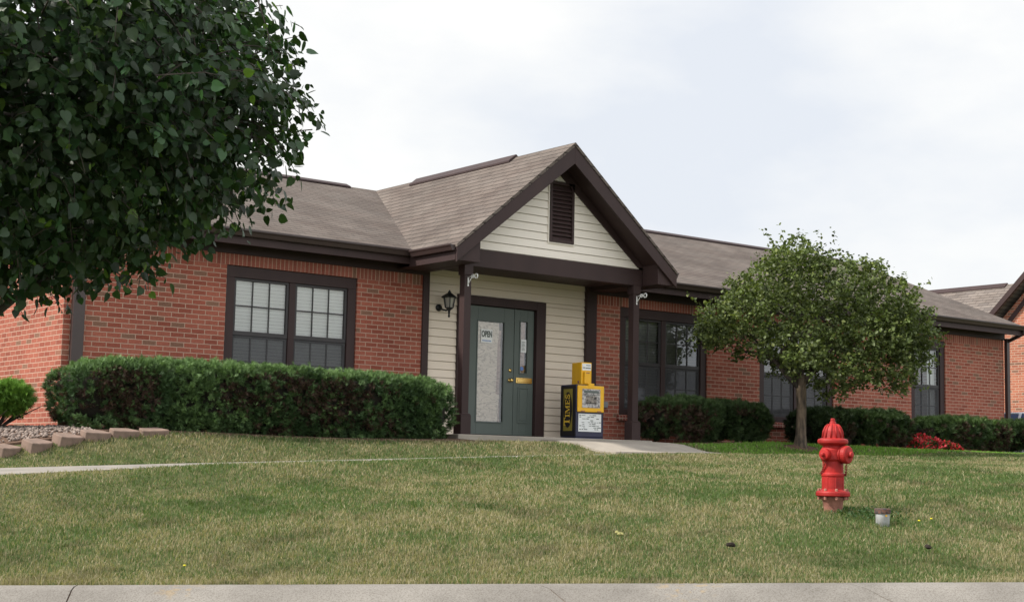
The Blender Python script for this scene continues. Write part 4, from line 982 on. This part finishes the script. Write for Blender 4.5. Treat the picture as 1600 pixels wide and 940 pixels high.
    if stems:
        for k in range(stems):
            b = MB()
            x = cx-hxl*.8+hxl*1.6*(k+.5)/stems+rg.uniform(-.1, .1); y = cy-hyl*.35+rg.uniform(-.1, .1)
            b.tube([(x, y, z0-.15), (x+rg.uniform(-.05, .05), y, z0+.1), (x+rg.uniform(-.12, .12), y, z0+.3)], [.035, .03, .02], 7)
            b.build('stem', 'barkd', e, smooth=True)
    return e
shrub('clipped_hedge', 2.41, -1.14, 2.90,   .66, -.19, .80, 72000, 'long clipped evergreen hedge under the left window with browned front', 'hedge', brown=.08, stems=7, seed=1, pw=5, size=.06, col=(.038, .074, .027), tip_lit_col=(.14, .23, .08))  # paler tip colour paints light on the hedge top, over new growth
shrub('clipped_shrub', 10.28, -.95, .68, .55, -.02, 0.71, 12500, 'square clipped shrub touching the right porch post', 'shrub', brown=.14, group='clipped evergreen shrubs along the front wall', seed=2, col=(.027, .048, .017), tip_lit_col=(.07, .115, .04))
shrub('clipped_shrub', 11.50, -.92, .66, .55, -.02, 0.70, 12500, 'rounded clipped shrub below the brick pier right of the porch window', 'shrub', brown=.08, group='clipped evergreen shrubs along the front wall', seed=3, col=(.027, .048, .017), tip_lit_col=(.07, .115, .04))
shrub('clipped_shrub', 13.85, -.9, .62, .5, 0, 0.67, 11500, 'dark clipped shrub close behind the right of the small tree trunk', 'shrub', brown=.05, group='clipped evergreen shrubs along the front wall', seed=4, col=(.021, .038, .014), tip_lit_col=(.036, .06, .021))
shrub('clipped_shrub', 15.25, -.92, .90, .52, 0, 0.70, 15000, 'wide clipped shrub left of the red flowers', 'shrub', brown=.08, group='clipped evergreen shrubs along the front wall', seed=5, col=(.026, .047, .016), tip_lit_col=(.07, .115, .038))
shrub('clipped_shrub', 17.98, -.92, 1.40, .52, 0, 0.65, 16000, 'wide clipped shrub right of the red flowers with bright top', 'shrub', brown=.10, group='clipped evergreen shrubs along the front wall', seed=6, col=(.030, .055, .019), tip_lit_col=(.10, .165, .05))
shrub('clipped_shrub', 20.15, -.98, .80, .55, 0, 0.67, 12500, 'clipped shrub at the far right corner below the parked car', 'shrub', brown=.08, group='clipped evergreen shrubs along the front wall', seed=7, col=(.030, .055, .019), tip_lit_col=(.10, .165, .05))
RS = shrub('round_shrub', -1.12, -.75, .47, .5, gz(-1.12, -.75)+.12, .46, 9000, 'bright green rounded shrub at the left wall with bare lower twigs', 'shrub', col=(.07, .15, .02), tip_lit_col=(.13, .25, .035), brown=.0, pw=2.3, foot=.7, seed=8, size=.075)
b = MB(); rg = random.Random(5)
for k_ in range(26):
    a = rg.uniform(0, 2*pi); r_ = rg.uniform(.25, .62); x, y = -1.12, -.75; z = gz(x, y)
    b.tube([(x+.05*cos(a), y+.05*sin(a), z-.02), (x+r_*.5*cos(a), y+r_*.5*sin(a), z+.14), (x+r_*cos(a), y+r_*sin(a), z+.22+.25*rg.random())], [.010, .007, .003], 5)
b.build('bare_twig', 'barkd', RS)

# ------------------------------------------------------------------ red bedding flowers
fl_lab = ['red flowering plant against the wide shrub, leftmost of the bed', 'taller red flowering plant under the narrow window sill', 'red flowering plant in the middle of the flower bed', 'red flowering plant in front of the bed by the grass', 'low red flowering plant at the right end of the bed']
for i, (x, y, r_, h_) in enumerate([(15.98, -1.46, .20, .24), (16.20, -1.36, .24, .31), (16.46, -1.42, .24, .27), (16.64, -1.60, .20, .20), (16.86, -1.60, .18, .16)]):
    z = gz(x, y); e = empty('flowering_plant', (x, y, z), fl_lab[i], 'flowers', 'red bedding flowers below the narrow window')
    rg = np.random.default_rng(50+i); n = 420
    d = unit(rg.normal(size=(n, 3))); d[:, 2] = np.abs(d[:, 2]); rr_ = rg.random((n, 1))**.4
    P = d*rr_*np.array([r_, r_, h_])+np.array([x, y, z]); A = unit(d+rg.normal(size=d.shape)*.5); Bv = unit(np.cross(A, unit(rg.normal(size=A.shape))))
    LF = np.array([(0, 0, 0), (.5, .35, .06), (1, 0, 0), (.5, -.35, .06)])
    cards(P, A, Bv, LF, [(0, 3, 2, 1)], rg.uniform(.03, .055, n), np.array([.03, .07, .02])*rg.uniform(.6, 1.4, (n, 1)), 'leaves', 'leafsm', e)
    n = 240; d = unit(rg.normal(size=(n, 3))); d[:, 2] = np.abs(d[:, 2]); P = d*np.array([r_, r_, h_])*rg.uniform(.92, 1.1, (n, 1))+np.array([x, y, z]); A = unit(d+rg.normal(size=d.shape)*.6); Bv = unit(np.cross(A, unit(rg.normal(size=A.shape))))
    PT = np.array([(-.5, -.2, 0), (0, -.5, .1), (.5, -.2, 0), (.5, .3, .05), (0, .5, .1), (-.5, .3, 0)])
    keepf = d[:, 2] > .12
    cards(P[keepf], A[keepf], Bv[keepf], PT, [(0, 1, 2, 3, 4, 5)], rg.uniform(.026, .05, n)[keepf], (np.array([.46, .030, .045])*rg.uniform(.55, 1.25, (n, 1)))[keepf], 'blossoms', 'petal', e)

# ------------------------------------------------------------------ trees
def limb_tree(b, base, pts, r0, r1, n=9):
    m_ = len(pts); b.tube([base]+pts, [r0+(r1-r0)*(i/m_)**.8 for i in range(m_+1)], n)
# small street tree in front of the facade
z0 = gz(TX, TY)
ST = empty('small_tree', (TX, TY, z0), 'small round-headed tree with slim grey trunk in front of the right wing', 'tree')
b = MB()
b.tube([(TX, TY, z0-.1), (TX, TY, z0+.03), (TX+.01, TY, z0+.2), (TX+.03, TY, z0+.6), (TX+.02, TY, z0+.95), (TX+.02, TY, z0+1.2)], [.14, .115, .088, .080, .085, .075], 12)
b.build('trunk', 'bark', ST, smooth=True); b = MB()
S_ = lambda s, d, z: (TX+rh[0]*s+fh[0]*d, TY+rh[1]*s+fh[1]*d, z0+z)
tips = []
rgt = random.Random(21)
for (s, d, z, r) in [(-.75, .1, 1.75, .05), (-.42, .3, 2.1, .05), (.05, .2, 2.3, .055), (.5, .25, 2.1, .05), (.85, .15, 1.7, .05), (-.2, .5, 1.9, .04), (.3, .4, 1.8, .04), (-.9, .4, 1.6, .035), (.9, .45, 1.75, .04)]:
    st_ = .92+rgt.random()*.25
    b.tube([S_(0, 0, st_), S_(s*.3, d*.3, st_+.22), S_(s*.7, d*.7, (st_+z)/2+.2), S_(s, d, z)], [r, r*.85, r*.6, r*.35], 8)
    for k_ in range(5):
        q = rgt.uniform(.4, 1); a = rgt.uniform(0, 2*pi); l = rgt.uniform(.4, .8)
        p0 = (s*q, d*q, st_+(z-st_)*q); b.tube([S_(*p0), S_(p0[0]+l*.5*cos(a), p0[1]+l*.5*sin(a)*.7, p0[2]+l*.35), S_(p0[0]+l*cos(a), p0[1]+l*sin(a)*.7, p0[2]+l*.6)], [r*.4, r*.28, r*.12], 5)
b.build('limbs', 'barkd', ST, smooth=True)
def crown_small():
    rg = np.random.default_rng(77)
    # lobes of the head: sideways, height above the ground, radius
    lob = []
    for (u, v, r) in [(1240, 425, 50), (1192, 430, 44), (1288, 420, 44), (1338, 432, 46), (1390, 455, 42), (1152, 478, 48), (1212, 482, 58), (1290, 478, 62), (1360, 500, 58), (1408, 508, 48),
                      (1128, 512, 32), (1180, 532, 42), (1245, 538, 44), (1318, 548, 48), (1384, 556, 42), (1424, 540, 32), (1345, 578, 28), (1292, 572, 30), (1418, 474, 30), (1255, 560, 30), (1225, 562, 22), (1114, 497, 36), (1104, 520, 24), (1442, 520, 28), (1438, 562, 24), (1304, 598, 16), (1402, 590, 20), (1160, 446, 30), (1232, 384, 22), (1425, 500, 36), (1262, 398, 26), (1215, 398, 24), (1360, 418, 26)]:
        sx, sz, rr = .27+(u-1277)/93.4*.96, -.414+(735-v-9)/93.4, r/93.4*.76
        for dd in (-1, 0, 1):
            dep = dd*(1.0-.55*abs(sx-.25)/1.9)*rg.uniform(.75, 1.25)
            lob.append((sx+rg.normal()*.06, dep, sz-.10*abs(dd)*(sz > 2)-.0, rr*rg.uniform(.8, 1.05)))
    P = []; cid = []; ci = 0
    for (sx, dd, sz, r) in lob:
        k = int(92*(r/.5)**2)+8
        for _ in range(k):
            dv = unit(rg.normal(size=(1, 3)))[0]; rad = rg.uniform(.45, 1.0)**.5
            c0 = np.array([sx, dd, sz])+dv*rad*r*np.array([1, 1, .85])
            # a spray: leaves along a short shoot
            sd = unit((dv*.8+np.array([0, 0, .25])+rg.normal(size=3)*.5)[None])[0]; L_ = rg.uniform(.08, .22)
            m_ = rg.integers(7, 13); t = rg.random(m_)
            P.append(c0+sd*(L_*t)[:, None]+rg.normal(size=(m_, 3))*.026); cid.append(np.full(m_, ci)); ci += 1
    # long stray shoots breaking the outline
    for _ in range(46):
        sx, dd, sz, r = lob[rg.integers(len(lob))]
        if sz < 2.2 and abs(sx-.2) < 1.2: continue
        dv = unit((np.array([(sx-.2)*.5, dd*.3, .7])+rg.normal(size=3)*.35)[None])[0]; L_ = rg.uniform(.22, .5)
        t = np.linspace(.0, 1, 16); P.append(np.array([sx, dd, sz])+dv*(r*.8+L_*t)[:, None]+rg.normal(size=(16, 3))*.022); cid.append(np.full(16, ci)); ci += 1
    P = np.concatenate(P); cid = np.concatenate(cid); n = len(P)
    A = unit(rg.normal(size=(n, 3))*np.array([1, 1, .6])+np.array([0, 0, -.35]))
    nn_ = unit(rg.normal(size=(n, 3))*.7+np.array([0, 0, 1])); Bv = unit(np.cross(nn_, A))
    wp = np.stack([TX+rh[0]*P[:, 0]+fh[0]*P[:, 1], TY+rh[1]*P[:, 0]+fh[1]*P[:, 1], z0*.0+P[:, 2]], 1)
    def rot(v): return np.stack([rh[0]*v[:, 0]+fh[0]*v[:, 1], rh[1]*v[:, 0]+fh[1]*v[:, 1], v[:, 2]], 1)
    A, Bv = rot(A), rot(Bv)
    kp = np.where(wp[:, 2] < 2.85, wp[:, 1] < -.5, wp[:, 1] < -.2)
    wp, A, Bv, cid = wp[kp], A[kp], Bv[kp], cid[kp]; n = len(wp)
    cc = np.array([.096, .125, .043])[None]*rg.uniform(.65, 1.4, (n, 1))*rg.uniform(.5, 1.4, ci)[cid][:, None]; yel = rg.random(n) < .13; cc[yel] = np.array([.17, .20, .06])*rg.uniform(.7, 1.2, (yel.sum(), 1))
    LF = np.array([(0, 0, 0), (.35, .36, .07), (.7, .28, .05), (1, 0, -.08), (.7, -.28, .05), (.35, -.36, .07)])
    cards(wp, A, Bv, LF, [(0, 3, 2, 1), (0, 5, 4, 3)], rg.uniform(.042, .078, n), cc, 'crown', 'leafsm', ST); print('small tree leaves', n)
crown_small()

# big broad-leaved tree at the left
bx_, by_ = W(-2.95, 7.25); bz_ = -1.47
BT = empty('broadleaf_tree', (bx_, by_, bz_), 'large dark broad-leaved tree overhanging the upper left corner', 'tree')
Sb = lambda s, d, z: (C2[0]+rh[0]*s+fh[0]*d, C2[1]+rh[1]*s+fh[1]*d, z)
b = MB()
b.tube([Sb(-2.95, 7.25, bz_-.15), Sb(-2.95, 7.25, bz_+.05), Sb(-2.94, 7.25, bz_+.35), Sb(-2.95, 7.24, bz_+1.0), Sb(-2.92, 7.2, bz_+1.7), Sb(-2.9, 7.2, bz_+2.9), Sb(-2.88, 7.2, bz_+4.0)], [.16, .13, .10, .09, .08, .055, .025], 14)
CC = np.array([-2.90, 7.2, 1.42])
rgb_ = random.Random(4)
limbs = []
for k_ in range(22):
    a = k_*2.4+.3; r = rgb_.uniform(.85, 1.5); z = rgb_.uniform(.45, 2.5); st_ = bz_+1.3+min(1.3, .2*k_*.3)
    tip = np.array([CC[0]+r*cos(a), CC[1]+r*sin(a), z]); p0 = np.array([-2.92, 7.21, st_])
    mid = p0*.5+tip*.5+np.array([0, 0, .13]); b.tube([Sb(*p0), Sb(*(p0*.75+mid*.25+np.array([0, 0, .05]))), Sb(*mid), Sb(*tip)], [.036, .030, .019, .008], 7)
b.build('trunk', 'barkd', BT, smooth=True)
def crown_big():
    rg = np.random.default_rng(5)
    nt_w = 5000
    D = unit(rg.normal(size=(nt_w*3, 3)))
    rad = rg.uniform(.45, 1.0, nt_w*3)**.52
    P = D*rad[:, None]
    lump = fbm(P[:, 0]*1.6+9, P[:, 1]*1.6+P[:, 2]*1.9+3, 1.5)-.5
    R3 = np.where(P[:, 2:3] < 0, np.array([[1.82, 1.74, 1.04]]), np.array([[1.79, 1.72, 1.45]]))
    Q = P*R3*(1+.30*lump[:, None])
    # crown out of view is thinned to weaken its cast shadow
    Q = Q[:nt_w*3]
    vis = (Q[:, 0] > -1.3) & (Q[:, 2] < .6)
    pr_ = np.where(vis, 1.0, .16); kp = rg.random(len(Q)) < pr_*.62
    Q = Q[kp]; Dk = D[kp]
    # twigs and leaves
    n_t = len(Q); per = 9
    tdir = unit(Dk*np.array([1, 1, .5])+rg.normal(size=Dk.shape)*.55+np.array([0, 0, -.15])); L_ = rg.uniform(.16, .33, n_t)
    base = Q-tdir*L_[:, None]*.6
    t = np.tile(np.linspace(.1, 1.0, per), n_t); idx = np.repeat(np.arange(n_t), per)
    droop = np.zeros((n_t*per, 3)); droop[:, 2] = -.06*t**2
    Pt = base[idx]+tdir[idx]*(L_[idx]*t)[:, None]+droop+rg.normal(size=(n_t*per, 3))*.016
    n = len(Pt)
    side = unit(rg.normal(size=(n, 3)))
    A = unit(tdir[idx]*.45+side*.75+np.array([0, 0, -.55]))          # leaf blades hang
    nrm = unit(Dk[idx]*.8+np.array([0, 0, .55])+rg.normal(size=(n, 3))*.45)
    Bv = unit(np.cross(nrm, A))
    P0 = Pt+A*.017
    w3 = CC[None]+P0
    wp = np.stack([C2[0]+rh[0]*w3[:, 0]+fh[0]*w3[:, 1], C2[1]+rh[1]*w3[:, 0]+fh[1]*w3[:, 1], w3[:, 2]], 1)
    def rot(v): return np.stack([rh[0]*v[:, 0]+fh[0]*v[:, 1], rh[1]*v[:, 0]+fh[1]*v[:, 1], v[:, 2]], 1)
    A, Bv = rot(A), rot(Bv)
    HEART = np.array([(0, 0, 0), (-.06, .18, .03), (.08, .38, .06), (.34, .44, .05), (.64, .30, .03), (.86, .11, -.02), (1.02, 0, -.08), (.86, -.11, -.02), (.64, -.30, .03), (.34, -.44, .05), (.08, -.38, .06), (-.06, -.18, .03), (.45, 0, -.03)])
    HF = [(12, i, i+1) for i in range(11)]+[(12, 11, 0)]
    HF = [(a, c, b_) for a, b_, c in HF]
    cc = np.array([.023, .052, .023])[None]*rg.uniform(.6, 1.5, (n, 1))*(rg.uniform(.6, 1.25, n_t)+1.3*(rg.random(n_t) < .05))[idx][:, None]*np.array([1, 1, 1])+rg.uniform(0, .014, (n, 1))*np.array([1, 1, 0]); y_ = rg.random(n) < .03; cc[y_] = np.array([.11, .19, .03])*rg.uniform(.7, 1.2, (y_.sum(), 1))  # a few twigs get brighter leaf colour, painted in as sunlit foliage
    ssz = .024+.038*rg.random(n)**.9
    cards(wp, A, Bv, HEART, HF, ssz, cc, 'crown', 'leafbig', BT)
    # thin twigs carrying them
    tw_ = MB()
    sel = rg.choice(n_t, min(n_t, 2600), replace=False)
    for j in sel:
        q = [CC+base[j]-tdir[j]*.09, CC+base[j]+tdir[j]*L_[j]*.5+np.array([0, 0, -.015]), CC+base[j]+tdir[j]*L_[j]+np.array([0, 0, -.06])]
        tw_.tube([Sb(*p) for p in q], [.0045, .003, .0014], 4, cap=False)
    tw_.build('twigs', 'barkd', BT)
crown_big()

# ------------------------------------------------------------------ neighbouring building and car
from_px = lambda u, v, d: None
NBX = 28.0
nbd = empty('neighbour_building', (NBX, 9, 0), 'orange brick building with grey gabled roof beyond the right corner', 'building')
# filled in below once measured
def neighbour():
    gy0, gyr, ze, zr = 6.0, 1.0, 3.0, 5.0
    YE, YR_, ZE, ZR_ = NB_ye, NB_yr, NB_ze, NB_zr
    b = MB(); yo = 2*YR_-YE
    b.prism([(yo, -.5), (YE-.25, -.5), (YE-.25, ZE-.05), (YR_, ZR_-.25), (yo+.25, ZE-.05), (yo+.25, -.5)][1:], 'x', NBX, NBX+.3); b.box(NBX+.31, NBX+14, YE-.55, YE-.25, -.5, ZE-.1)
    b.build('brick_wall', 'brick_far', nbd)
    b = MB(); b.prism([(YE, ZE), (YR_, ZR_), (YR_, ZR_-.08), (YE, ZE-.08)], 'x', NBX-.35, NBX+14); b.prism([(yo, ZE), (yo, ZE-.08), (YR_-.001, ZR_-.08), (YR_-.001, ZR_)], 'x', NBX-.35, NBX+14)
    r = b.build('roof', 'shingle_far', nbd)
    b = MB(); b.prism([(YE, ZE-.01), (YR_, ZR_-.01), (yo, ZE-.01), (yo, ZE-.19), (YR_, ZR_-.21), (YE, ZE-.19)], 'x', NBX-.40, NBX-.351); b.build('barge_board', 'trim', nbd)
    b = MB(); b.prism([(YE-.3, ZE-.33), (YR_, ZR_-.25), (YR_, ZR_-.42), (YE-.3, ZE-.50)], 'x', NBX-.03, NBX-.001); b.build('rake_frieze', 'trim', nbd)
    # wing behind with its ridge along y
    b = MB(); xr = NB_xw; zr = NB_zw
    b.prism([(xr-2.5, zr-2.0), (xr, zr), (xr+2.5, zr-2.0), (xr+2.5, zr-2.1), (xr, zr-.1), (xr-2.5, zr-2.1)], 'y', NB_wy0, NB_wy1)
    b.build('wing_roof', 'shingle_far', nbd)
    b = MB(); b.box(xr-1.99, xr+2.1, NB_wy0+.9, NB_wy1-.4, -.5, zr-2.0); b.build('wing_wall', 'brick_far', nbd)
    ridge_vent(xr, 0, NB_wy0+.8, NB_wy1-.6, zr, nbd, 'y')
NB_ye, NB_yr, NB_ze, NB_zr = 6.0, 2.5, 2.95, 6.28
NB_xw, NB_zw, NB_wy0, NB_wy1 = 30.0, 5.0, 5.2, 15
#NEIGHBOUR_PARAMS
neighbour()

def car(cx, cy, ang, z):
    e = empty('parked_car', (cx, cy, z), 'pale blue parked car behind the corner of the brick building', 'car')
    e.rotation_euler = (0, 0, ang)
    def loft(secs):
        b = MB(); n = len(secs[0][1])
        for x, ring in secs:
            for (y, zz) in ring: b.v.append((x, y, zz))
        for i in range(len(secs)-1):
            for k in range(n):
                a, c = i*n+k, i*n+(k+1) % n; b.f.append((a, c, c+n, a+n))
        b.f.append(tuple(range(n))[::-1]); b.f.append(tuple((len(secs)-1)*n+k for k in range(n))); return b
    def ring(w_, z0_, z1_, tw): return [(-w_*.94, z0_), (w_*.94, z0_), (w_, z0_+.12), (w_, (z0_+z1_)/2+.05), (tw, z1_), (-tw, z1_), (-w_, (z0_+z1_)/2+.05), (-w_, z0_+.12)]
    secs = [(-2.25, ring(.72, .35, .72, .62)), (-2.1, ring(.82, .25, .92, .72)), (-1.4, ring(.88, .2, .97, .78)), (0, ring(.89, .2, .95, .80)), (1.1, ring(.88, .2, .93, .78)), (1.9, ring(.84, .22, .82, .72)), (2.25, ring(.70, .3, .68, .58))]
    loft(secs).build('body', 'car', e, bevel=.03, smooth=False, local=True)
    secs = [(-1.75, [(-.76, .94), (.76, .94), (.72, 1.0), (-.72, 1.0)]), (-1.15, [(-.78, .94), (.78, .94), (.60, 1.40), (-.60, 1.40)]), (.25, [(-.78, .93), (.78, .93), (.60, 1.42), (-.60, 1.42)]), (1.15, [(-.76, .92), (.76, .92), (.74, .95), (-.74, .95)])]
    loft(secs).build('windows', 'carglass', e, bevel=.02, local=True)
    b = MB(); b.box(-1.2, .3, -.61, .61, 1.405, 1.45); b.build('car_roof', 'car', e, bevel=.03, local=True)
    b = MB()
    for s in (-1, 1):
        for x0, x1 in ((-.45, -.37),): b.add([(x0, s*.79, .95), (x1, s*.79, .95), (x1, s*.615, 1.43), (x0, s*.615, 1.43)], [(0, 1, 2, 3)])
    b.build('door_pillar', 'car', e, local=True)
    for x in (-1.35, 1.35):
        for s in (-1, 1):
            b = MB(); b.lathe([(.2, -.1), (.31, -.1), (.33, -.06), (.33, .06), (.31, .1), (.2, .1)], (x, s*.80, .33), 24, (0, s, 0)); wh = b.build('wheel', 'tyre', e, local=True)
            b = MB(); b.lathe([(.20, .06), (.19, .105), (.05, .11), (0, .112)], (x, s*.80, .33), 16, (0, s, 0)); b.build('rim', 'rim', wh, local=True)
    for s in (-1, 1):
        b = MB(); b.box(-2.22, -2.12, s*.55-.14, s*.55+.14, .68, .82); b.build('tail_light', 'tail', e, bevel=.02, local=True)
        b = MB(); b.box(2.08, 2.2, s*.52-.15, s*.52+.15, .58, .70); b.build('headlight', 'lampw', e, bevel=.02, local=True)
CAR = (24.5, 2.0, R(90))
#CAR_PARAMS
print('CARZ', gz(CAR[0], CAR[1])); car(CAR[0], CAR[1], CAR[2], gz(CAR[0], CAR[1]))

# ------------------------------------------------------------------ grass
def lawn_mask(x, y):
    ok = ~((y > -3.97) & (y < -3.03) & (x > -14) & (x < 13.3))
    ok &= ~((x > 6.98) & (x < 9.17) & (y > -3.1) & (y < -1.2))
    ok &= ~((x > 5.42) & (x < 9.33) & (y > -1.38))
    ok &= ~((x > -.15) & (x < 22.1) & (y > -1.66))
    ok &= ~((x > -.2) & (x < 5.44) & (y > -1.80))
    ok &= ~((x > -3.7) & (x <= .0) & (y > -2.20-.10*np.clip(-x-.3, 0, 2)) & (y < 1.6))
    ok &= ~((((x-TX)/.38)**2+((y-TY)/.19)**2) < 1)
    ok &= ~((x > -.1) & (x < 22) & (y > -1.7))
    return ok
def grass(nb, dmin, dmax, name, seed, hmul=1.0, smax=None, wmul=1.0):
    rg = np.random.default_rng(seed)
    u = rg.random(nb)
    d = dmin*(dmax/dmin)**u if dmin > 0 else dmin+u*(dmax-dmin)
    s = rg.uniform(-1, 1, nb)*(d*.362+.5)
    outer = rg.random(nb) < .24; s = np.where(outer, np.sign(s)*(d*.362+.5+rg.random(nb)**1.3*(3.5+.15*d)), s)
    d = d-np.where(d < 11.8, np.clip(fbm(s, s*0+3, 3.1)-.35, 0, 1)*.16*rg.random(nb), 0)
    x, y = W(s, d); ok = lawn_mask(x, y)
    x, y, d, s, outer = x[ok], y[ok], d[ok], s[ok], outer[ok]; n = len(x); z = ground_z(x, y)-.012
    tone = fbm(x, y, .5)*.38+fbm(x+31, y+17, 1.7)*.36+fbm(x+3, y+47, 4.6)*.26
    tone = np.clip((tone-.5)*3.3+.40+rg.normal(size=n)*.20, 0, 1)            # 1 = dry
    edge = np.clip(1-(d-11.4)/.45, 0, 1); tone = np.clip(tone+edge*.38, 0, 1)
    strip_r = np.clip((y+3.03)/.2, 0, 1)*(x > 9.1)*np.clip((x-9.1)/.6, 0, 1); tone = tone*(1-.88*strip_r)     # strip by the wall is greener
    bank = ((y > -3.05) & (x < 7.0)); tone = np.where(bank, np.clip(tone+.14, 0, 1), tone)
    hyd = np.exp(-((s-3.35)**2/.10+(d-14.25)**2/.12)); tone = np.clip(tone-.55*hyd, 0, 1)
    g1, g2 = np.array([.070, .116, .036]), np.array([.120, .170, .060]); t1, t2 = np.array([.21, .18, .10]), np.array([.37, .32, .205])
    r1 = rg.random((n, 1)); green = g1*(1-r1)+g2*r1; tan = t1*(1-r1)+t2*r1
    isdry = (rg.random(n) < tone)[:, None]
    c = np.where(isdry, tan, green)
    c = np.where((strip_r > .5)[:, None] & ~isdry, c*np.array([1.6, 1.95, 1.0]), c)  # strip colour brightened to offset the building's shade on it
    h = rg.uniform(.020, .046, n)*hmul*(.75+.6*fbm(x+5, y+9, 1.1))*(1+.45*edge*rg.random(n)+.35*strip_r+.5*hyd)
    tall = rg.random(n) < .02+.05*edge; h = np.where(tall & isdry[:, 0], h*1.7, h)
    dk = np.clip((fbm(x+71, y+23, 2.4)-.55)*4, 0, 1)[:, None]*.35; c = c*(1-dk)
    wd_ = (.0024+.00022*(d-11.4))*np.where(outer, 1.8, 1)*rg.uniform(.7, 1.4, n)*wmul
    a = rg.uniform(0, 2*pi, n); lean = rg.uniform(.1, .95, n); ld = rg.uniform(0, 2*pi, n)
    bx, by = np.cos(a)*wd_, np.sin(a)*wd_; lx_, ly_ = np.cos(ld)*lean*h, np.sin(ld)*lean*h
    P = np.empty((n, 5, 3))
    P[:, 0] = np.stack([x-bx, y-by, z], 1); P[:, 1] = np.stack([x+bx, y+by, z], 1)
    P[:, 2] = np.stack([x+bx*.8+lx_*.35, y+by*.8+ly_*.35, z+h*.62], 1); P[:, 3] = np.stack([x-bx*.8+lx_*.35, y-by*.8+ly_*.35, z+h*.62], 1)
    P[:, 4] = np.stack([x+lx_, y+ly_, z+h*np.sqrt(np.maximum(.15, 1-.5*lean**2))], 1)
    base = np.arange(n)[:, None]*5; loops = (base+np.array([[0, 1, 2, 3, 3, 2, 4]])).ravel(); totals = np.tile([4, 3], n); starts = np.concatenate([[0], np.cumsum(totals)[:-1]])
    o = npmesh(name, P.reshape(-1, 3), loops, starts, totals, 'blade', None, np.repeat(c, 5, 0)); return o
o = grass(720000, 11.4, 34, 'grass', 3)
tag(o, 'short patchy green and straw coloured lawn grass', 'grass', kind='stuff')

# weeds and small things lying on the lawn
def weed_patch():
    rg = np.random.default_rng(9); n = 420; s = 3.42+rg.normal(size=n)*.16; d = 14.28+rg.normal(size=n)*.12; x, y = W(s, d); z = ground_z(x, y)
    A = unit(rg.normal(size=(n, 3))*np.array([1, 1, .5])+np.array([0, 0, .5])); Bv = unit(np.cross(A, unit(rg.normal(size=A.shape))))
    LF = np.array([(0, 0, 0), (.5, .3, .06), (1, 0, 0), (.5, -.3, .06)])
    o = cards(np.stack([x, y, z+rg.uniform(0, .05, n)], 1), A, Bv, LF, [(0, 3, 2, 1)], rg.uniform(.018, .038, n), np.array([.04, .085, .025])*rg.uniform(.6, 1.4, (n, 1)), 'clover', 'leafsm'); tag(o, 'dark green clover growing between hydrant and white pipe', 'clover', kind='stuff')
weed_patch()
def dandelion(s, d, label):
    x, y = W(s, d); z = gz(x, y); e = empty('dandelion', (x, y, z), label, 'flower', 'yellow dandelions in the lawn')
    b = MB(); b.tube([(x, y, z), (x+.004, y, z+.03), (x, y, z+.052)], .003, 5); b.build('stalk', 'needle_green', e)
    b = MB(); b.lathe([(.004, .05), (.011, .055), (.012, .059), (.007, .064), (0, .065)], (x, y, z), 10); b.build('blossom', 'dandelion', e)
M['dandelion'] = mat('dandelion_yellow', (.72, .62, .03), .7)
M['needle_green'] = mat('stalk_green', (.08, .14, .03), .7)
dandelion(3.78, 13.85, 'single yellow dandelion just right of the white pipe stub')
dandelion(3.92, 13.95, 'yellow dandelion a step further right of the white pipe stub')
dandelion(-2.55, 12.0, 'lone yellow dandelion near the left end of the curb')
def clod(s, d, label, m, r=.035):
    x, y = W(s, d); z = gz(x, y); b = MB(); rr = random.Random(int(s*100))
    for k in range(6):
        ox, oy = rr.uniform(-r, r), rr.uniform(-r*.6, r*.6); b.lathe([(.3*r, 0), (r*rr.uniform(.5, .8), r*.3), (r*.4, r*.8), (0, r*.9)], (x+ox, y+oy, z+.02+rr.uniform(0, .02)), 7)
    o = b.build('dirt_clod', m); tag(o, label, 'clod')
def px_clod(): pass
clod(1.87, 12.6, 'dark dirt clod on the lawn below the small tree', 'clod')
clod(3.53, 12.65, 'dark dirt clod on the lawn near the right edge', 'clod', .03)
M['straw'] = mat('pale_yellow_tuft', (.36, .34, .13), .8)
clod(.97, 13.05, 'pale yellow tuft lying on the lawn below the newspaper box', 'straw', .03)
scn.render.film_transparent = False
